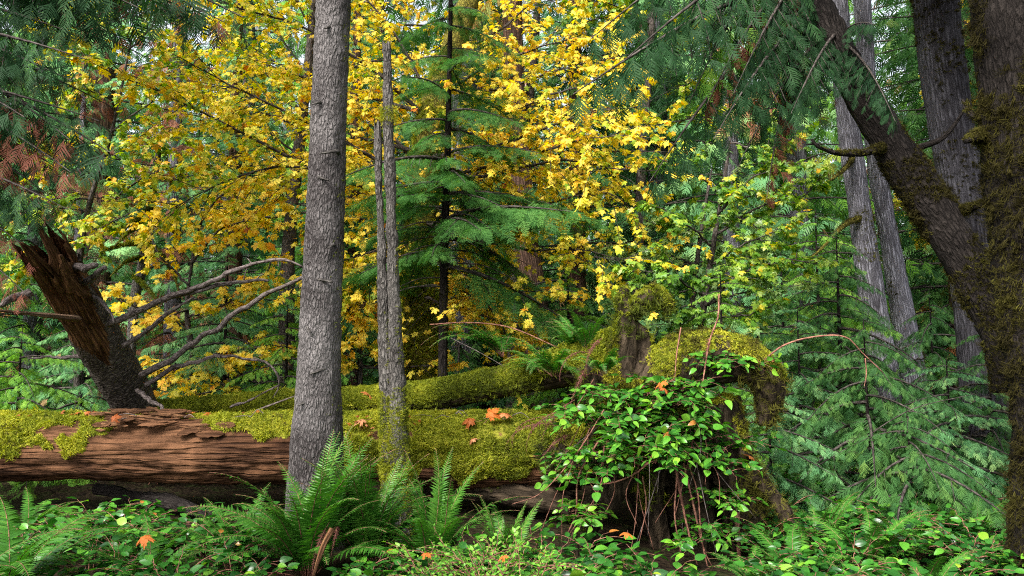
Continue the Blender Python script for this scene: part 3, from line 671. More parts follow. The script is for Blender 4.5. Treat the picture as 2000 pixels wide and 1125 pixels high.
    for i, (pt, r) in enumerate(br):
        q = spline(px_path(pt), 40); w_ = np.sin(np.linspace(0, 3.1416, 40))[:, None]; q = q + w_ * .05 * np.stack([fbm(q * 6 + k * 9, 2, 70 + i) - .5 for k in range(3)], -1) * 2
        mb = MB(); tube(mb, q, r, 9, 40, 0, amp=.009, fr=24, seed=70 + i)
        o = part('branch', mb, [M['twig']], t)
        if len(pt) > 4:
            q = spline(px_path(pt), 26)
            for k in range(4, 24, 3):
                d = rg.normal(0, 1, 3) * [1, .6, 1]; d = d / np.linalg.norm(d) * rg.uniform(.03, .12)
                mb = MB(); tube(mb, [q[k], q[k] + d * .5 + [0, 0, .01], q[k] + d], [.007, .005, .003], 5, 4, 0); sub('twig', mb, [M['twig']], o)
broken_log()

# ------------------------------------------------------------------ fallen logs
LY = 7.2
def lx(px): return (px - 1000) / F * LY
def fallen_log():
    zc = P(500, 876, LY)[2]
    xs = [-8.2, -6, -4.6, -3, -2, -1, 0, .6]
    path = [(x, LY + .03 * math.sin(x * 1.3) - .10 * max(0, x + 1), zc + .012 * math.sin(x * 2.1)) for x in xs]
    t = thing('fallen_log', 'long fallen log with mossy top and bare orange wood face', 'log', (-4, LY, zc - .3))
    def ang(p): return np.degrees(np.arctan2(-(p[:, 1] - LY), p[:, 2] - zc))
    def lim(x):
        return np.interp(x, [lx(-300), lx(60), lx(200), lx(240), lx(262), lx(350), lx(385), lx(420), lx(560), lx(600), lx(650), lx(1100)],
                         [92, 98, 84, 66, 6, 2, 26, 60, 68, 78, 125, 128])
    def mask(p, n):
        a = ang(p); e = lim(p[:, 0]) + 34 * (fbm(p * 5.5, 3, 12) - .5) * 2
        e = np.where(p[:, 0] < lx(300) , e, e)
        return np.clip((e - a) / 14, 0, 1) * (a > -110) * np.clip(fbm(p * np.array([3.2, 5, 5]), 3, 13) * 4.5 - np.where(p[:, 0] > lx(620), .55, .75), .12, 1)
    mb = MB(); tube(mb, path, [.30, .31, .315, .31, .30, .32, .34, .33], 96, 520, 0, amp=.016, fr=12, seed=81, lump=.04, grain=.035, mossf=lambda V, N, t_: np.clip(mask(V, N) * 1.1, 0, 1))
    lg = part('log', mb, [M['wood']], t)
    moss_on(lg, 120000, 5, mask, .036, .55, T_TUF, 'moss', .58)
    moss_on(lg, 9000, 16, lambda p, n: mask(p, n) * np.clip(fbm(p * 2.5, 2, 33) * 4 - 1.6, 0, 1), .06, .8, T_TUF, 'moss', .6)
    moss_on(lg, 4000, 17, lambda p, n: mask(p, n) * np.clip(fbm(p * 3.5, 2, 34) * 5 - 2.4, 0, 1), .05, .8, T_TUF, 'mossb', .8)
    moss_on(lg, 9000, 6, lambda p, n: mask(p, n) * (np.abs(ang(p) - lim(p[:, 0])) < 28) * .8, .036, 1.1, T_HNG, 'moss', .35)
    # loose bark slabs and splinters on the bare patch
    rg = np.random.default_rng(17)
    for i in range(40):
        px = rg.uniform(215, 372); th = R(rg.uniform(-5, 58)); r = .325
        if i > 33: px = rg.uniform(395, 500); th = R(rg.uniform(40, 62))
        c = np.array([lx(px), LY - r * math.sin(th), zc + r * math.cos(th)])
        L_ = rg.uniform(.10, .40); w = rg.uniform(.006, .04); k = 10
        s = np.linspace(-.5, .5, k); dirx = nrm(np.array([1, rg.normal(0, .14), rg.normal(0, .07)])); nn = np.array([0, -math.sin(th), math.cos(th)]); sd = np.cross(nn, dirx)
        wv = w * (.55 + .6 * rg.random(k)) * (1 - (2 * np.abs(s)) ** 4); hz = .004 + .014 * rg.random() + .02 * s * rg.normal()
        V = []
        for q in range(k):
            o = c + dirx * s[q] * L_ + nn * (hz[q] if np.ndim(hz) else hz)
            V += [o - sd * wv[q], o + sd * wv[q] + nn * .004, o + sd * wv[q] + nn * .016, o - sd * wv[q] + nn * .012]
        f = []
        for q in range(k - 1):
            for e in range(4): f.append([q * 4 + e, q * 4 + (e + 1) % 4, q * 4 + 4 + (e + 1) % 4, q * 4 + 4 + e])
        mb = MB(); V = np.array(V); mb.add(V, [np.array(f), np.array([[3, 2, 1, 0], [k * 4 - 4, k * 4 - 3, k * 4 - 2, k * 4 - 1]])], 0, .5, False, V[:, [1, 2, 0]] + i)
        part('bark_slab', mb, [M['rot'] if i % 2 else M['wood']], t)
    return t
fallen_log()
def second_log():
    pts = [(250, 812, 8.6), (340, 806, 8.5), (450, 796, 8.4), (560, 790, 8.3), (700, 782, 8.1), (850, 772, 7.7), (960, 752, 7.4), (1060, 728, 7.0), (1130, 708, 6.7), (1200, 690, 6.45)]
    path = px_path(pts)
    t = thing('mossy_log', 'thinner moss covered log sloping up to the mossy stump', 'log', path[0])
    mb = MB(); tube(mb, path, [.10, .12, .13, .13, .125, .125, .13, .14, .16, .2], 48, 300, 0, amp=.01, fr=12, seed=91, lump=.02, mossf=lambda V, N, t_: np.clip(N[:, 2] * 1.5 + 1.2, 0, 1))
    lg = part('log', mb, [M['stump']], t)
    moss_on(lg, 60000, 7, lambda p, n: np.clip(n[:, 2] * 1.5 + 1.1, 0, 1), .034, .6, T_TUF, 'moss', .5)
    moss_on(lg, 6000, 18, lambda p, n: (n[:, 2] > -.2) * np.clip(fbm(p * 2.5, 2, 33) * 4 - 1.6, 0, 1), .055, .8, T_TUF, 'moss', .6)
    moss_on(lg, 9000, 8, lambda p, n: ((n[:, 2] < .35) & (n[:, 2] > -.75)) * .8, .042, 1.3, T_HNG, 'moss', .35)
    return t
second_log()
def low_log():
    pts = [(770, 948, 7.25), (900, 952, 7.15), (1010, 966, 6.9), (1120, 985, 6.7)]
    path = px_path(pts); t = thing('rotten_log', 'dark rotten log lying low under the moss beside the snag', 'log', path[0])
    mb = MB(); tube(mb, path, [.08, .1, .11, .1], 32, 120, 0, amp=.02, fr=10, seed=93, lump=.03); lg = part('log', mb, [M['stump']], t)
    moss_on(lg, 2500, 9, lambda p, n: (n[:, 2] > .5) * .6 * (fbm(p * 4, 2, 3) > .5), .02, .6, T_TUF, 'moss', .2)
    pts = [(190, 955, 7.5), (330, 980, 7.2), (420, 1010, 6.8)]
    path = px_path(pts); t = thing('dead_plank', 'dark weathered timber piece lying in the gap beneath the fallen log', 'dead wood', path[0])
    mb = MB(); tube(mb, path, [.05, .06, .045], 18, 60, 0, amp=.02, fr=8, seed=94, lump=.03); part('log', mb, [M['darkbark']], t)
low_log()

# ------------------------------------------------------------------ stump
def stump():
    Y = 6.3; base = P(1320, 1060, Y); base[2] = 0
    t = thing('mossy_stump', 'tall rotting stump draped in moss with horn shaped roots on top', 'stump', base)
    mb = MB()
    def lim(pts, r): tube(mb, px_path(pts), r, 16, 24)
    lim([(1345, 1180, 6.75), (1330, 1000, 6.7), (1300, 880, 6.6), (1270, 780, 6.45), (1240, 700, 6.35)], [.42, .36, .42, .34, .14])
    lim([(1080, 880, 6.75), (1160, 870, 6.6), (1260, 850, 6.5)], [.30, .32, .36])
    lim([(1150, 730, 6.5), (1200, 740, 6.4), (1260, 770, 6.4)], [.16, .2, .26])
    lim([(1212, 780, 6.3), (1220, 690, 6.3), (1222, 620, 6.3), (1214, 590, 6.3), (1220, 562, 6.3)], [.16, .12, .095, .07, .04])
    lim([(1222, 640, 6.3), (1243, 600, 6.26), (1262, 580, 6.23), (1284, 576, 6.2), (1300, 592, 6.18), (1303, 612, 6.18)], [.05, .045, .06, .07, .05, .025])
    lim([(1240, 640, 6.3), (1258, 655, 6.28), (1262, 690, 6.3)], [.05, .035, .05])
    lim([(1270, 790, 6.35), (1330, 720, 6.25), (1400, 700, 6.2), (1450, 705, 6.15), (1490, 730, 6.1), (1505, 780, 6.1), (1495, 830, 6.1)], [.3, .27, .22, .19, .14, .11, .05])
    lim([(1270, 860, 6.3), (1190, 960, 6.15), (1130, 1060, 6.05), (1100, 1180, 6.0)], [.2, .12, .10, .12])
    lim([(1385, 790, 6.35), (1420, 900, 6.3), (1450, 1000, 6.25), (1470, 1160, 6.2)], [.24, .2, .15, .14])
    lim([(1330, 830, 6.25), (1345, 930, 6.15), (1365, 1040, 6.1), (1380, 1180, 6.1)], [.2, .14, .12, .13])
    lim([(1290, 850, 6.25), (1280, 960, 6.2), (1290, 1080, 6.2), (1290, 1180, 6.2)], [.16, .09, .07, .08])
    lim([(1425, 870, 6.25), (1470, 925, 6.1), (1515, 975, 6.0), (1540, 1020, 5.95), (1545, 1055, 5.95)], [.12, .075, .05, .045, .03])
    me = mb.mesh('tmp', [M['stump']], tuple(base)); o = link('tmp', me)
    md = o.modifiers.new('r', 'REMESH'); md.mode = 'VOXEL'; md.voxel_size = .022
    dg = bpy.context.evaluated_depsgraph_get(); m2 = bpy.data.meshes.new_from_object(o.evaluated_get(dg))
    bpy.data.objects.remove(o); bpy.data.meshes.remove(me)
    n = len(m2.vertices); v = np.zeros(n * 3, np.float32); m2.vertices.foreach_get('co', v); v = v.reshape(-1, 3).astype(float)
    nn = np.zeros(n * 3, np.float32); m2.vertices.foreach_get('normal', nn); nn = nn.reshape(-1, 3)
    v += nn * ((fbm(v * np.array([9, 9, 3.]), 4, 5) - .5) * .10 * np.clip((P(1300, 700, 6.3)[2] - v[:, 2]) * 3, .25, 1) + (fbm(v * 3, 2, 6) - .5) * .05)[:, None]
    m2.vertices.foreach_set('co', v.astype(np.float32).ravel())
    a = m2.attributes.new('bk', 'FLOAT_VECTOR', 'POINT'); a.data.foreach_set('vector', v.astype(np.float32).ravel())
    a = m2.attributes.new('moss', 'FLOAT', 'POINT'); a.data.foreach_set('value', np.clip(np.where(v[:, 2] > P(1300, 860, 6.3)[2] - .1, nn[:, 2] * 1.1 - .1, nn[:, 2] * .2), 0, .7).astype(np.float32))
    m2.polygons.foreach_set('use_smooth', np.ones(len(m2.polygons), bool)); m2.update()
    m2.name = 'stump_body'; m2.materials.clear(); m2.materials.append(M['stump'])
    b = link('body', m2, t)
    zt = P(1300, 860, Y)[2]
    def mask(p, n):
        hi = np.clip((p[:, 2] - zt + .25) / .3, .03, 1)
        hi = np.where((p[:, 2] > P(1230, 740, 6.3)[2]) & (p[:, 0] > P(1205, 650, 6.3)[0]) & (p[:, 0] < P(1268, 650, 6.3)[0]), .12, hi)
        return hi * np.clip(n[:, 2] * 1.5 + .22, 0, 1) * np.clip(fbm(p * 4.4, 3, 14) * 5 - 1.5, .08, 1)
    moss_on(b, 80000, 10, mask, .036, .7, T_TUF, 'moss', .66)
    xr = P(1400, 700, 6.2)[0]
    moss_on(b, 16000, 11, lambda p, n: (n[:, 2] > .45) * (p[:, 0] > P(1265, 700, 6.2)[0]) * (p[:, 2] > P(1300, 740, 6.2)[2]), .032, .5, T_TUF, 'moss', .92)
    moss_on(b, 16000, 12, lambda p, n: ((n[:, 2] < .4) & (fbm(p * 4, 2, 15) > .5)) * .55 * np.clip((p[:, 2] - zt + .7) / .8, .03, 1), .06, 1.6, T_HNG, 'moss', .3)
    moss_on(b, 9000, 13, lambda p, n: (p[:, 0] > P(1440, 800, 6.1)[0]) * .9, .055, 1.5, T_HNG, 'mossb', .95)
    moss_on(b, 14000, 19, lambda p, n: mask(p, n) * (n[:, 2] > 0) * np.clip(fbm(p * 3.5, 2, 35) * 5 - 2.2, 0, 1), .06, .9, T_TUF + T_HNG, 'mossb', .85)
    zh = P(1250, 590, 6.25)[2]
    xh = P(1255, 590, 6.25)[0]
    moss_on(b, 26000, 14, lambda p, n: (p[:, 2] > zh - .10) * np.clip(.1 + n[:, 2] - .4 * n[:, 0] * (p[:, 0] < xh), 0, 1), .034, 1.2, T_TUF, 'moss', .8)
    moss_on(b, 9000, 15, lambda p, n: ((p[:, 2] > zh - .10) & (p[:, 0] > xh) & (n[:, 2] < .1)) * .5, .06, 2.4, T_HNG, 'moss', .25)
    rv = np.random.default_rng(77)
    for i in range(22):
        x0 = rv.uniform(1130, 1400); y0 = rv.uniform(780, 900); x1 = x0 + rv.normal(-40 if x0 < 1250 else 15, 45); y1 = y0 + rv.uniform(120, 260); yy = rv.uniform(5.72, 5.95)
        mb = MB(); tube(mb, px_path([(x0, y0, yy + .1), ((x0 + x1) / 2 + rv.normal(0, 18), (y0 + y1) / 2, yy), (x1, y1, yy)]), [.004, .0035, .002], 5, 16, 0); part('root', mb, [M['redtwig'] if i % 3 else M['twig']], t)
    # hanging roots
    for i, (pt, r) in enumerate([
        ([(1318, 900, 5.85), (1330, 970, 5.82), (1345, 1040, 5.8), (1365, 1115, 5.8)], .011), ([(1335, 905, 5.82), (1355, 990, 5.8), (1385, 1120, 5.78)], .009),
        ([(1322, 930, 5.84), (1318, 1010, 5.8), (1332, 1090, 5.8)], .007), ([(1345, 910, 5.8), (1362, 960, 5.8), (1372, 1060, 5.78), (1392, 1110, 5.8)], .007),
        ([(1255, 930, 5.85), (1262, 990, 5.85), (1248, 1060, 5.85)], .005), ([(1195, 900, 5.9), (1200, 960, 5.9), (1178, 1010, 5.9)], .005), ([(1440, 1000, 6.0), (1442, 1060, 5.95), (1446, 1130, 5.9)], .02),
        ([(1290, 880, 5.85), (1240, 925, 5.8), (1180, 945, 5.8), (1120, 935, 5.85)], .008), ([(1170, 860, 5.9), (1130, 930, 5.8), (1125, 1000, 5.8), (1105, 1050, 5.8)], .008)]):
        mb = MB(); tube(mb, px_path(pt), [r, r * .8, r * .5], 6, 22, 0, amp=.002, fr=30, seed=i); part('root', mb, [M['redtwig']], t)
stump()

# ------------------------------------------------------------------ hero conifers
def bough(seed, L, mat, tms, gap, sl, hang, tint, a=.1, d=.45, u=.2, side=.42, tj=.14, extra=None):
    rg = np.random.default_rng(seed); mb = MB(); con_branch(mb, rg, np.zeros(3), 0, L, a, d, u, gap, sl, tms, hang, tint, side=side, tj=tj)
    return mb.mesh('bough', [mat, M['limb']])
HB = [bough(200 + i, 1.0, M['hemlock'], T_HEM, .062, .17, .42, .5, .14, .48, .12, .46) for i in range(5)]
def hemlock():
    Y = 8.3; pts = [(865, 775, Y), (865, 700, Y), (866, 600, Y), (868, 480, Y), (874, 300, Y), (878, 120, Y), (882, -80, Y), (886, -420, Y)]
    path = px_path(pts); path[0][2] = -.1
    t = thing('hemlock_tree', 'young green hemlock with drooping boughs in the middle, thin dark trunk', 'tree', path[0])
    mb = MB(); tube(mb, path, [.065, .052, .045, .038, .028, .02, .014, .005], 20, 160, 0, amp=.006, fr=14, seed=95, mossf=lambda V, N, t_: np.where(t_ < .3, .38, .0))
    tr = part('trunk', mb, [M['darkbark']], t)
    moss_on(tr, 3500, 96, lambda p, n: (p[:, 2] < P(868, 470, Y)[2]) * .8 * (fbm(p * 5, 2, 2) > .42), .02, .8, T_TUF, 'mossb', .7)
    rg = random.Random(5); q = spline(path, 200); z = q[:, 2]
    z0, z1 = P(868, 520, Y)[2], P(886, -400, Y)[2]
    for i in range(60):
        f = i / 60; zz = z0 + (z1 - z0) * f ** .95
        o = [np.interp(zz, z, q[:, k]) for k in range(3)]
        L = (1.34 * (1 - f) ** 1.3 + .14) * rg.uniform(.55, 1.15)
        ob = link('branch', HB[rg.randrange(5)], t); ob.location = tuple(np.array(o) - path[0]); az = i * 2.4 + rg.uniform(-.3, .3)
        if f < .2 and math.cos(az) > .2: L *= 1.2
        ob.rotation_euler = (rg.uniform(-.45, .45), rg.uniform(-.12, .38) - .15 * f, az); ob.scale = (L, L, L)
    for i in range(11):
        zz = P(868, rg.uniform(300, 500), Y)[2]; o = [np.interp(zz, z, q[:, k]) for k in range(3)]; az = rg.choice([rg.uniform(-.7, .7), rg.uniform(2.5, 3.8), rg.uniform(-1.6, 0)]); L = rg.uniform(.7, 1.3)
        ob = link('branch', HB[rg.randrange(5)], t); ob.location = tuple(np.array(o) - path[0]); ob.rotation_euler = (rg.uniform(-.2, .2), rg.uniform(-.1, .3), az); ob.scale = (L, L, L)
    # bare lower twigs
    for i in range(16):
        zz = P(868, 560 - i * 9, Y)[2]; o = np.array([np.interp(zz, z, q[:, k]) for k in range(3)]); az = rg.uniform(0, 6.28); l = rg.uniform(.4, .9)
        d = np.array([math.cos(az), math.sin(az), 0]) * l
        mb = MB(); tube(mb, [o, o + d * .5 + [0, 0, -.02], o + d + [0, 0, -.25 * l]], [.01, .007, .003], 5, 10); part('dead_branch', mb, [M['limb']], t)
hemlock()

CB = {'g': [bough(300 + i, 1.0, M['cedarg'], T_CEDN, .10, .15, .45, .5, .1, .5, .15, .42) for i in range(3)],
      'd': [bough(310 + i, 1.0, M['cedar'], T_CEDN, .10, .15, .6, .45, .05, .55, .1, .42) for i in range(3)],
      't': [bough(320 + i, 1.0, M['cedart'], T_CEDN, .10, .15, .4, .45, .12, .5, .2, .42) for i in range(3)]}
HBO = {'g': [bough(340 + i, 2.2, M['cedarg'], T_CEDN, .17, .22, 1.1, .45, .0, .35, .1, .30) for i in range(2)],
      'd': [bough(344 + i, 2.2, M['cedarshade'], T_CEDN, .15, .20, 1.2, .4, .0, .35, .1, .30) for i in range(4)],
      'r': [bough(350 + i, 2.2, M['deadr'], T_CEDN, .15, .17, 1.3, .5, .0, .4, .1, .25) for i in range(2)]}
def hang_bough(t, p0, p1, kind, rg, up=0.0, roll=0, sc=None):
    """a bough of cedar from root pixel p0 towards tip pixel p1"""
    a, b = P(*p0), P(*p1); d = b - a; L = float(np.linalg.norm(d)); az = math.atan2(d[1], d[0]); el = math.asin(d[2] / L) + up
    o = link('branch', rg.choice(HBO[kind]), t); o.location = tuple(a - np.array(t.location)); o.rotation_euler = (roll, -el - .2, az); s = L / 2.2 * 1.05; o.scale = (s, s * (sc or 1), s)
rg = random.Random(11)
# boughs of the leaning cedar, hanging into the picture from above
for p0, p1, k in [((1600, -40, 6.6), (1160, 130, 5.6), 'd'), ((1560, -90, 6.7), (1260, 60, 5.4), 'd'), ((1590, -20, 6.6), (1290, 300, 5.9), 'd'), ((1600, 20, 6.55), (1400, 230, 5.6), 'd'),
                  ((1620, 60, 6.5), (1440, 300, 6.0), 'd'), ((1580, -60, 6.6), (1450, 140, 5.7), 'd'), ((1560, -120, 6.7), (1340, 160, 6.2), 'g'), ((1610, 40, 6.5), (1530, 260, 6.2), 'd'), ((1540, -160, 6.7), (1180, 30, 6.0), 'd'),
                  ((1600, 10, 6.6), (1480, 330, 6.1), 'r'), ((1570, -60, 6.6), (1380, 150, 6.0), 'r'), ((1640, 80, 6.5), (1760, 210, 5.6), 'd'), ((1650, 60, 6.5), (1720, 40, 5.7), 'd'), ((1640, 60, 6.5), (1560, 190, 5.6), 'd')]:
    hang_bough(tl, p0, p1, k, rg)
# cedar just outside, its boughs hanging in at the other side
b = P(-260, 1000, 7.0); b[2] = 0
to = thing('shaded_cedar', 'dark cedar with rusty sprays reaching in above the broken log', 'tree', b)
mb = MB(); tube(mb, [b + [0, 0, -.1], b + [.05, 0, 2], b + [0, .1, 5], b + [0, .1, 9]], [.26, .2, .15, .05], 20, 60, 0, amp=.02, fr=8, seed=4); part('trunk', mb, [M['redbark']], to)
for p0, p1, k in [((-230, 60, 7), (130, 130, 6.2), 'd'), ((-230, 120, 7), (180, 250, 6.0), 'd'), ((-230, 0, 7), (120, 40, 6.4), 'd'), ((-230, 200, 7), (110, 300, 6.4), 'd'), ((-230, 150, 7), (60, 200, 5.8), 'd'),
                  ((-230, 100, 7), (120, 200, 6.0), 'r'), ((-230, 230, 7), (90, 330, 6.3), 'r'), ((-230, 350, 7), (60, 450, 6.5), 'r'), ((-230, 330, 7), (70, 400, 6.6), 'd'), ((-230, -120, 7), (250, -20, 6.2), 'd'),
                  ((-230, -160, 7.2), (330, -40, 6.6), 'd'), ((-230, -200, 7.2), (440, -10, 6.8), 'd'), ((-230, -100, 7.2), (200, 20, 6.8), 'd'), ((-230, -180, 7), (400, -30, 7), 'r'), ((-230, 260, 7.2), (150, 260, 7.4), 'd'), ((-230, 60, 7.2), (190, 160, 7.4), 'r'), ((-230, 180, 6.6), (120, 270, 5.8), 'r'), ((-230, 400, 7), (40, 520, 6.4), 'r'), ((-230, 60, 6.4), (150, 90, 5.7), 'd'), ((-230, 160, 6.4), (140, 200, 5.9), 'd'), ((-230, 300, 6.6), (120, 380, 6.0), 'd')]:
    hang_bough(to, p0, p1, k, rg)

o = link('crown', KINDS[1][1], to); o.location = tuple(np.array([-5.2, 6.6, 3.6]) - np.array(to.location))  # unseen crown added overhead to shade the boughs below
def young_cedar(px, Y, H, kind, seed, label, nb=26, L0=1.2, lo=.12, lean=0):
    g = on_ground(px, Y); t = thing('young_cedar', label, 'tree', g); r_ = random.Random(seed)
    mb = MB(); tube(mb, [g + [0, 0, -.1], g + [lean * .5, 0, H * .5], g + [lean, .03, H]], [.035 * H / 2.5, .022 * H / 2.5, .004], 10, 40, 0, amp=.003, fr=14, seed=seed); part('trunk', mb, [M['darkbark']], t)
    for i in range(nb):
        f = lo + (1 - lo) * (i + .5) / nb; L = L0 * (1 - f) ** .65 * r_.uniform(.75, 1.15) + .12
        o = link('branch', r_.choice(CB[kind]), t); o.location = (lean * f, 0, H * f); o.rotation_euler = (r_.uniform(-.2, .2), r_.uniform(-.15, .15), i * 2.4 + r_.uniform(-.3, .3)); o.scale = (L, L, L)
    return t
young_cedar(1690, 7.2, 1.75, 'd', 1, 'young cedar with fan shaped boughs in front of the twin grey trunks', 22, 1.3, .25)
young_cedar(1560, 8.2, 1.9, 't', 2, 'young cedar close behind the drooping root of the mossy stump', 26, 1.1, .1)
young_cedar(1850, 7.4, 1.4, 't', 3, 'low young cedar beside the foot of the massive mossy trunk', 24, 1.15, .1)
young_cedar(1640, 9.4, 2.9, 'd', 4, 'taller young cedar against the front grey cedar trunk', 34, 1.5, .1)
young_cedar(1820, 10.2, 2.2, 'd', 12, 'shaded young cedar between the twin trunks and the dark rear trunk', 26, 1.3, .1)
young_cedar(1500, 7.0, 1.2, 't', 21, 'short bright young cedar touching the drooping stump root', 22, .9, .08)
young_cedar(1770, 6.6, 1.0, 'd', 22, 'low young cedar spreading over the salal in front of its neighbours', 22, 1.1, .1)
young_cedar(1930, 7.9, 1.7, 'd', 23, 'young cedar squeezed between the dark trunk foot and the massive mossy trunk', 24, 1.0, .1)
young_cedar(1600, 10.4, 3.3, 'g', 24, 'tall green young cedar rising behind the silvery one', 36, 1.4, .1)
young_cedar(1480, 9.6, 2.2, 't', 25, 'young cedar just behind the stump moss cushion', 26, 1.1, .1)
young_cedar(40, 8.7, 1.7, 'g', 5, 'young cedar with hanging fronds beneath the broken leaning log', 28, 1.15, .1)
young_cedar(440, 9.6, 2.6, 't', 6, 'young teal cedar behind the curved dead branches', 34, 1.35, .1)
young_cedar(165, 10.2, 2.3, 't', 13, 'young teal cedar standing behind the pale slender snag', 28, 1.2, .1)
young_cedar(560, 9.0, 2.2, 'g', 7, 'young green cedar whose fronds brush the thick grey trunk', 26, 1.0, .2)
young_cedar(1110, 10.2, 2.5, 'g', 8, 'green young cedar between the red brown trunk and the stump', 30, 1.2, .1)
young_cedar(1410, 8.2, 2.35, 'g', 9, 'thin upright conifer sapling rising behind the stump moss', 30, .75, .15)
young_cedar(1530, 10.6, 2.8, 't', 10, 'silvery young cedar behind the sapling on the stump side', 30, 1.4, .1)
young_cedar(700, 9.6, 1.9, 't', 11, 'bluish young cedar glimpsed between the grey trunk and the snag', 22, .9, .1)

# ------------------------------------------------------------------ broadleaf trees
def twig_leaves(rg, path, spread, nl, size, lv, wood, flat=.35):
    """side twigs along a limb with leaves hanging at their nodes: collects leaf frames in lv, twigs in wood"""
    L = np.concatenate([[0], np.cumsum(np.linalg.norm(np.diff(path, axis=0), axis=1))]); tot = L[-1]
    ntw = max(3, int(tot / .075)); per = max(2, int(nl / ntw))
    for i in range(ntw):
        s = (.12 + .88 * (i + rg.random()) / ntw) * tot; o = np.array([np.interp(s, L, path[:, k]) for k in range(3)])
        j = min(len(path) - 2, np.searchsorted(L, s) - 1); t = nrm(path[j + 1] - path[j])
        sd = 1 if i % 2 else -1; w = np.array([-t[1], t[0], 0]) * sd; l = spread * rg.uniform(.4, 1.15) * (1 - .35 * s / tot)
        d = nrm(t * .6 + w * .7 + rg.normal(0, .42, 3) * [1, 1, 1.15]); e = o + d * l + [0, 0, -.12 * l]
        m = (o + e) / 2 + [0, 0, .05 * l]
        tube(wood, [o, m, e], [.0055, .004, .002], 3, None, 0, cap=False)
        q = rg.random(per) ** .6
        for k in q:
            p = (1 - k) ** 2 * o + 2 * k * (1 - k) * m + k * k * e
            out = nrm(d * .6 + rg.normal(0, .6, 3) + [0, 0, -.25])
            st = p + out * size * rg.uniform(.3, .9) * .6
            x = nrm(out * [1, 1, .4] + [0, 0, -rg.uniform(.15, 1.1)]); nn = nrm(np.array([0, 0, 1.]) + rg.normal(0, flat, 3) + [0, -.25, 0])
            lv.append((st, x, nn, size * rg.uniform(.6, 1.2)))
def maple(name, label, trunk_pts, trad, limbs, seed, mat='maple', size=.069, tint0=.38, trunkmat='mossylimb', tj=.2, spread=1.15, dens=250, hue=None, moss=True, dy=0):
    rg = np.random.default_rng(seed)
    trunk_pts = [(a, b, c + dy) for a, b, c in trunk_pts]; limbs = [[(a, b, c + dy) for a, b, c in l] for l in limbs]
    tp_ = px_path(trunk_pts); tp_[0][2] = float(gz(tp_[0][0], tp_[0][1])) - .1
    t = thing(name, label, 'tree', tp_[0])
    mb = MB(); tube(mb, tp_, trad, 22, 120, 0, amp=.03 * max(trad) / .2, fr=9, seed=seed, lump=.1 * max(trad)); tr = part('trunk', mb, [M[trunkmat]], t)
    if moss and max(trad) > .1: moss_on(tr, 14000, seed, lambda p, n: np.clip(fbm(p * 3, 2, 3) * 3 - .6, 0, 1) * (p[:, 2] < 5), .05, 1.2, T_TUF + T_HNG, 'moss', .5)
    lv = []; wood = MB()
    for i, lm in enumerate(limbs):
        pth = spline(px_path(lm), 24); pth = pth + np.cumsum(rg.normal(0, .008, pth.shape), 0)
        L_ = np.sum(np.linalg.norm(np.diff(pth, axis=0), axis=1)); r0 = .009 + .006 * L_
        mb = MB(); tube(mb, pth, np.linspace(r0, .004, 24), 7, None, 0, seed=i); part('limb', mb, [M['limb']], t)
        twig_leaves(rg, pth, spread, dens * L_, size, lv, wood)
    O, X, N, S = (np.array([l[k] for l in lv]) for k in range(4)); n = len(O)
    pxl = O[:, 0] / O[:, 1] * F + 1000      # the mossy maple trunk stands clear of leaves on its near side
    keep = ~((np.abs(pxl - 822) < 34) & (O[:, 2] < P(822, 360, 10)[2]) & (O[:, 1] < 9.75) & (rg.random(n) < .82)); O, X, N, S = O[keep], X[keep], N[keep], S[keep]; n = len(O)
    kind = rg.integers(0, len(T_MAP), n); tint = tint0 + .25 * (fbm(O * 1.1, 2, seed) - .5) * 2 + rg.normal(0, tj, n)
    if hue is not None: tint = tint + hue(O)
    tint = np.clip(tint, 0, 1); cr = MB()
    for k, tm in enumerate(T_MAP):
        s = kind == k; place(cr, tm, O[s], X[s], N[s], S[s], tint[s], 0)
    for f_, m_, t_, sm_ in wood.Q: cr.Q.append((f_ + cr.n, 1, t_, sm_))
    cr.V += wood.V; cr.bk += wood.bk; cr.ms += wood.ms; cr.n += wood.n
    part('crown', cr, [M[mat], M['limb']], t)
    return t
def greener_left(O): return -.5 * np.clip((P(330, 300, 10)[0] - O[:, 0]) / 1.2, 0, 1)
Yt = 10.8
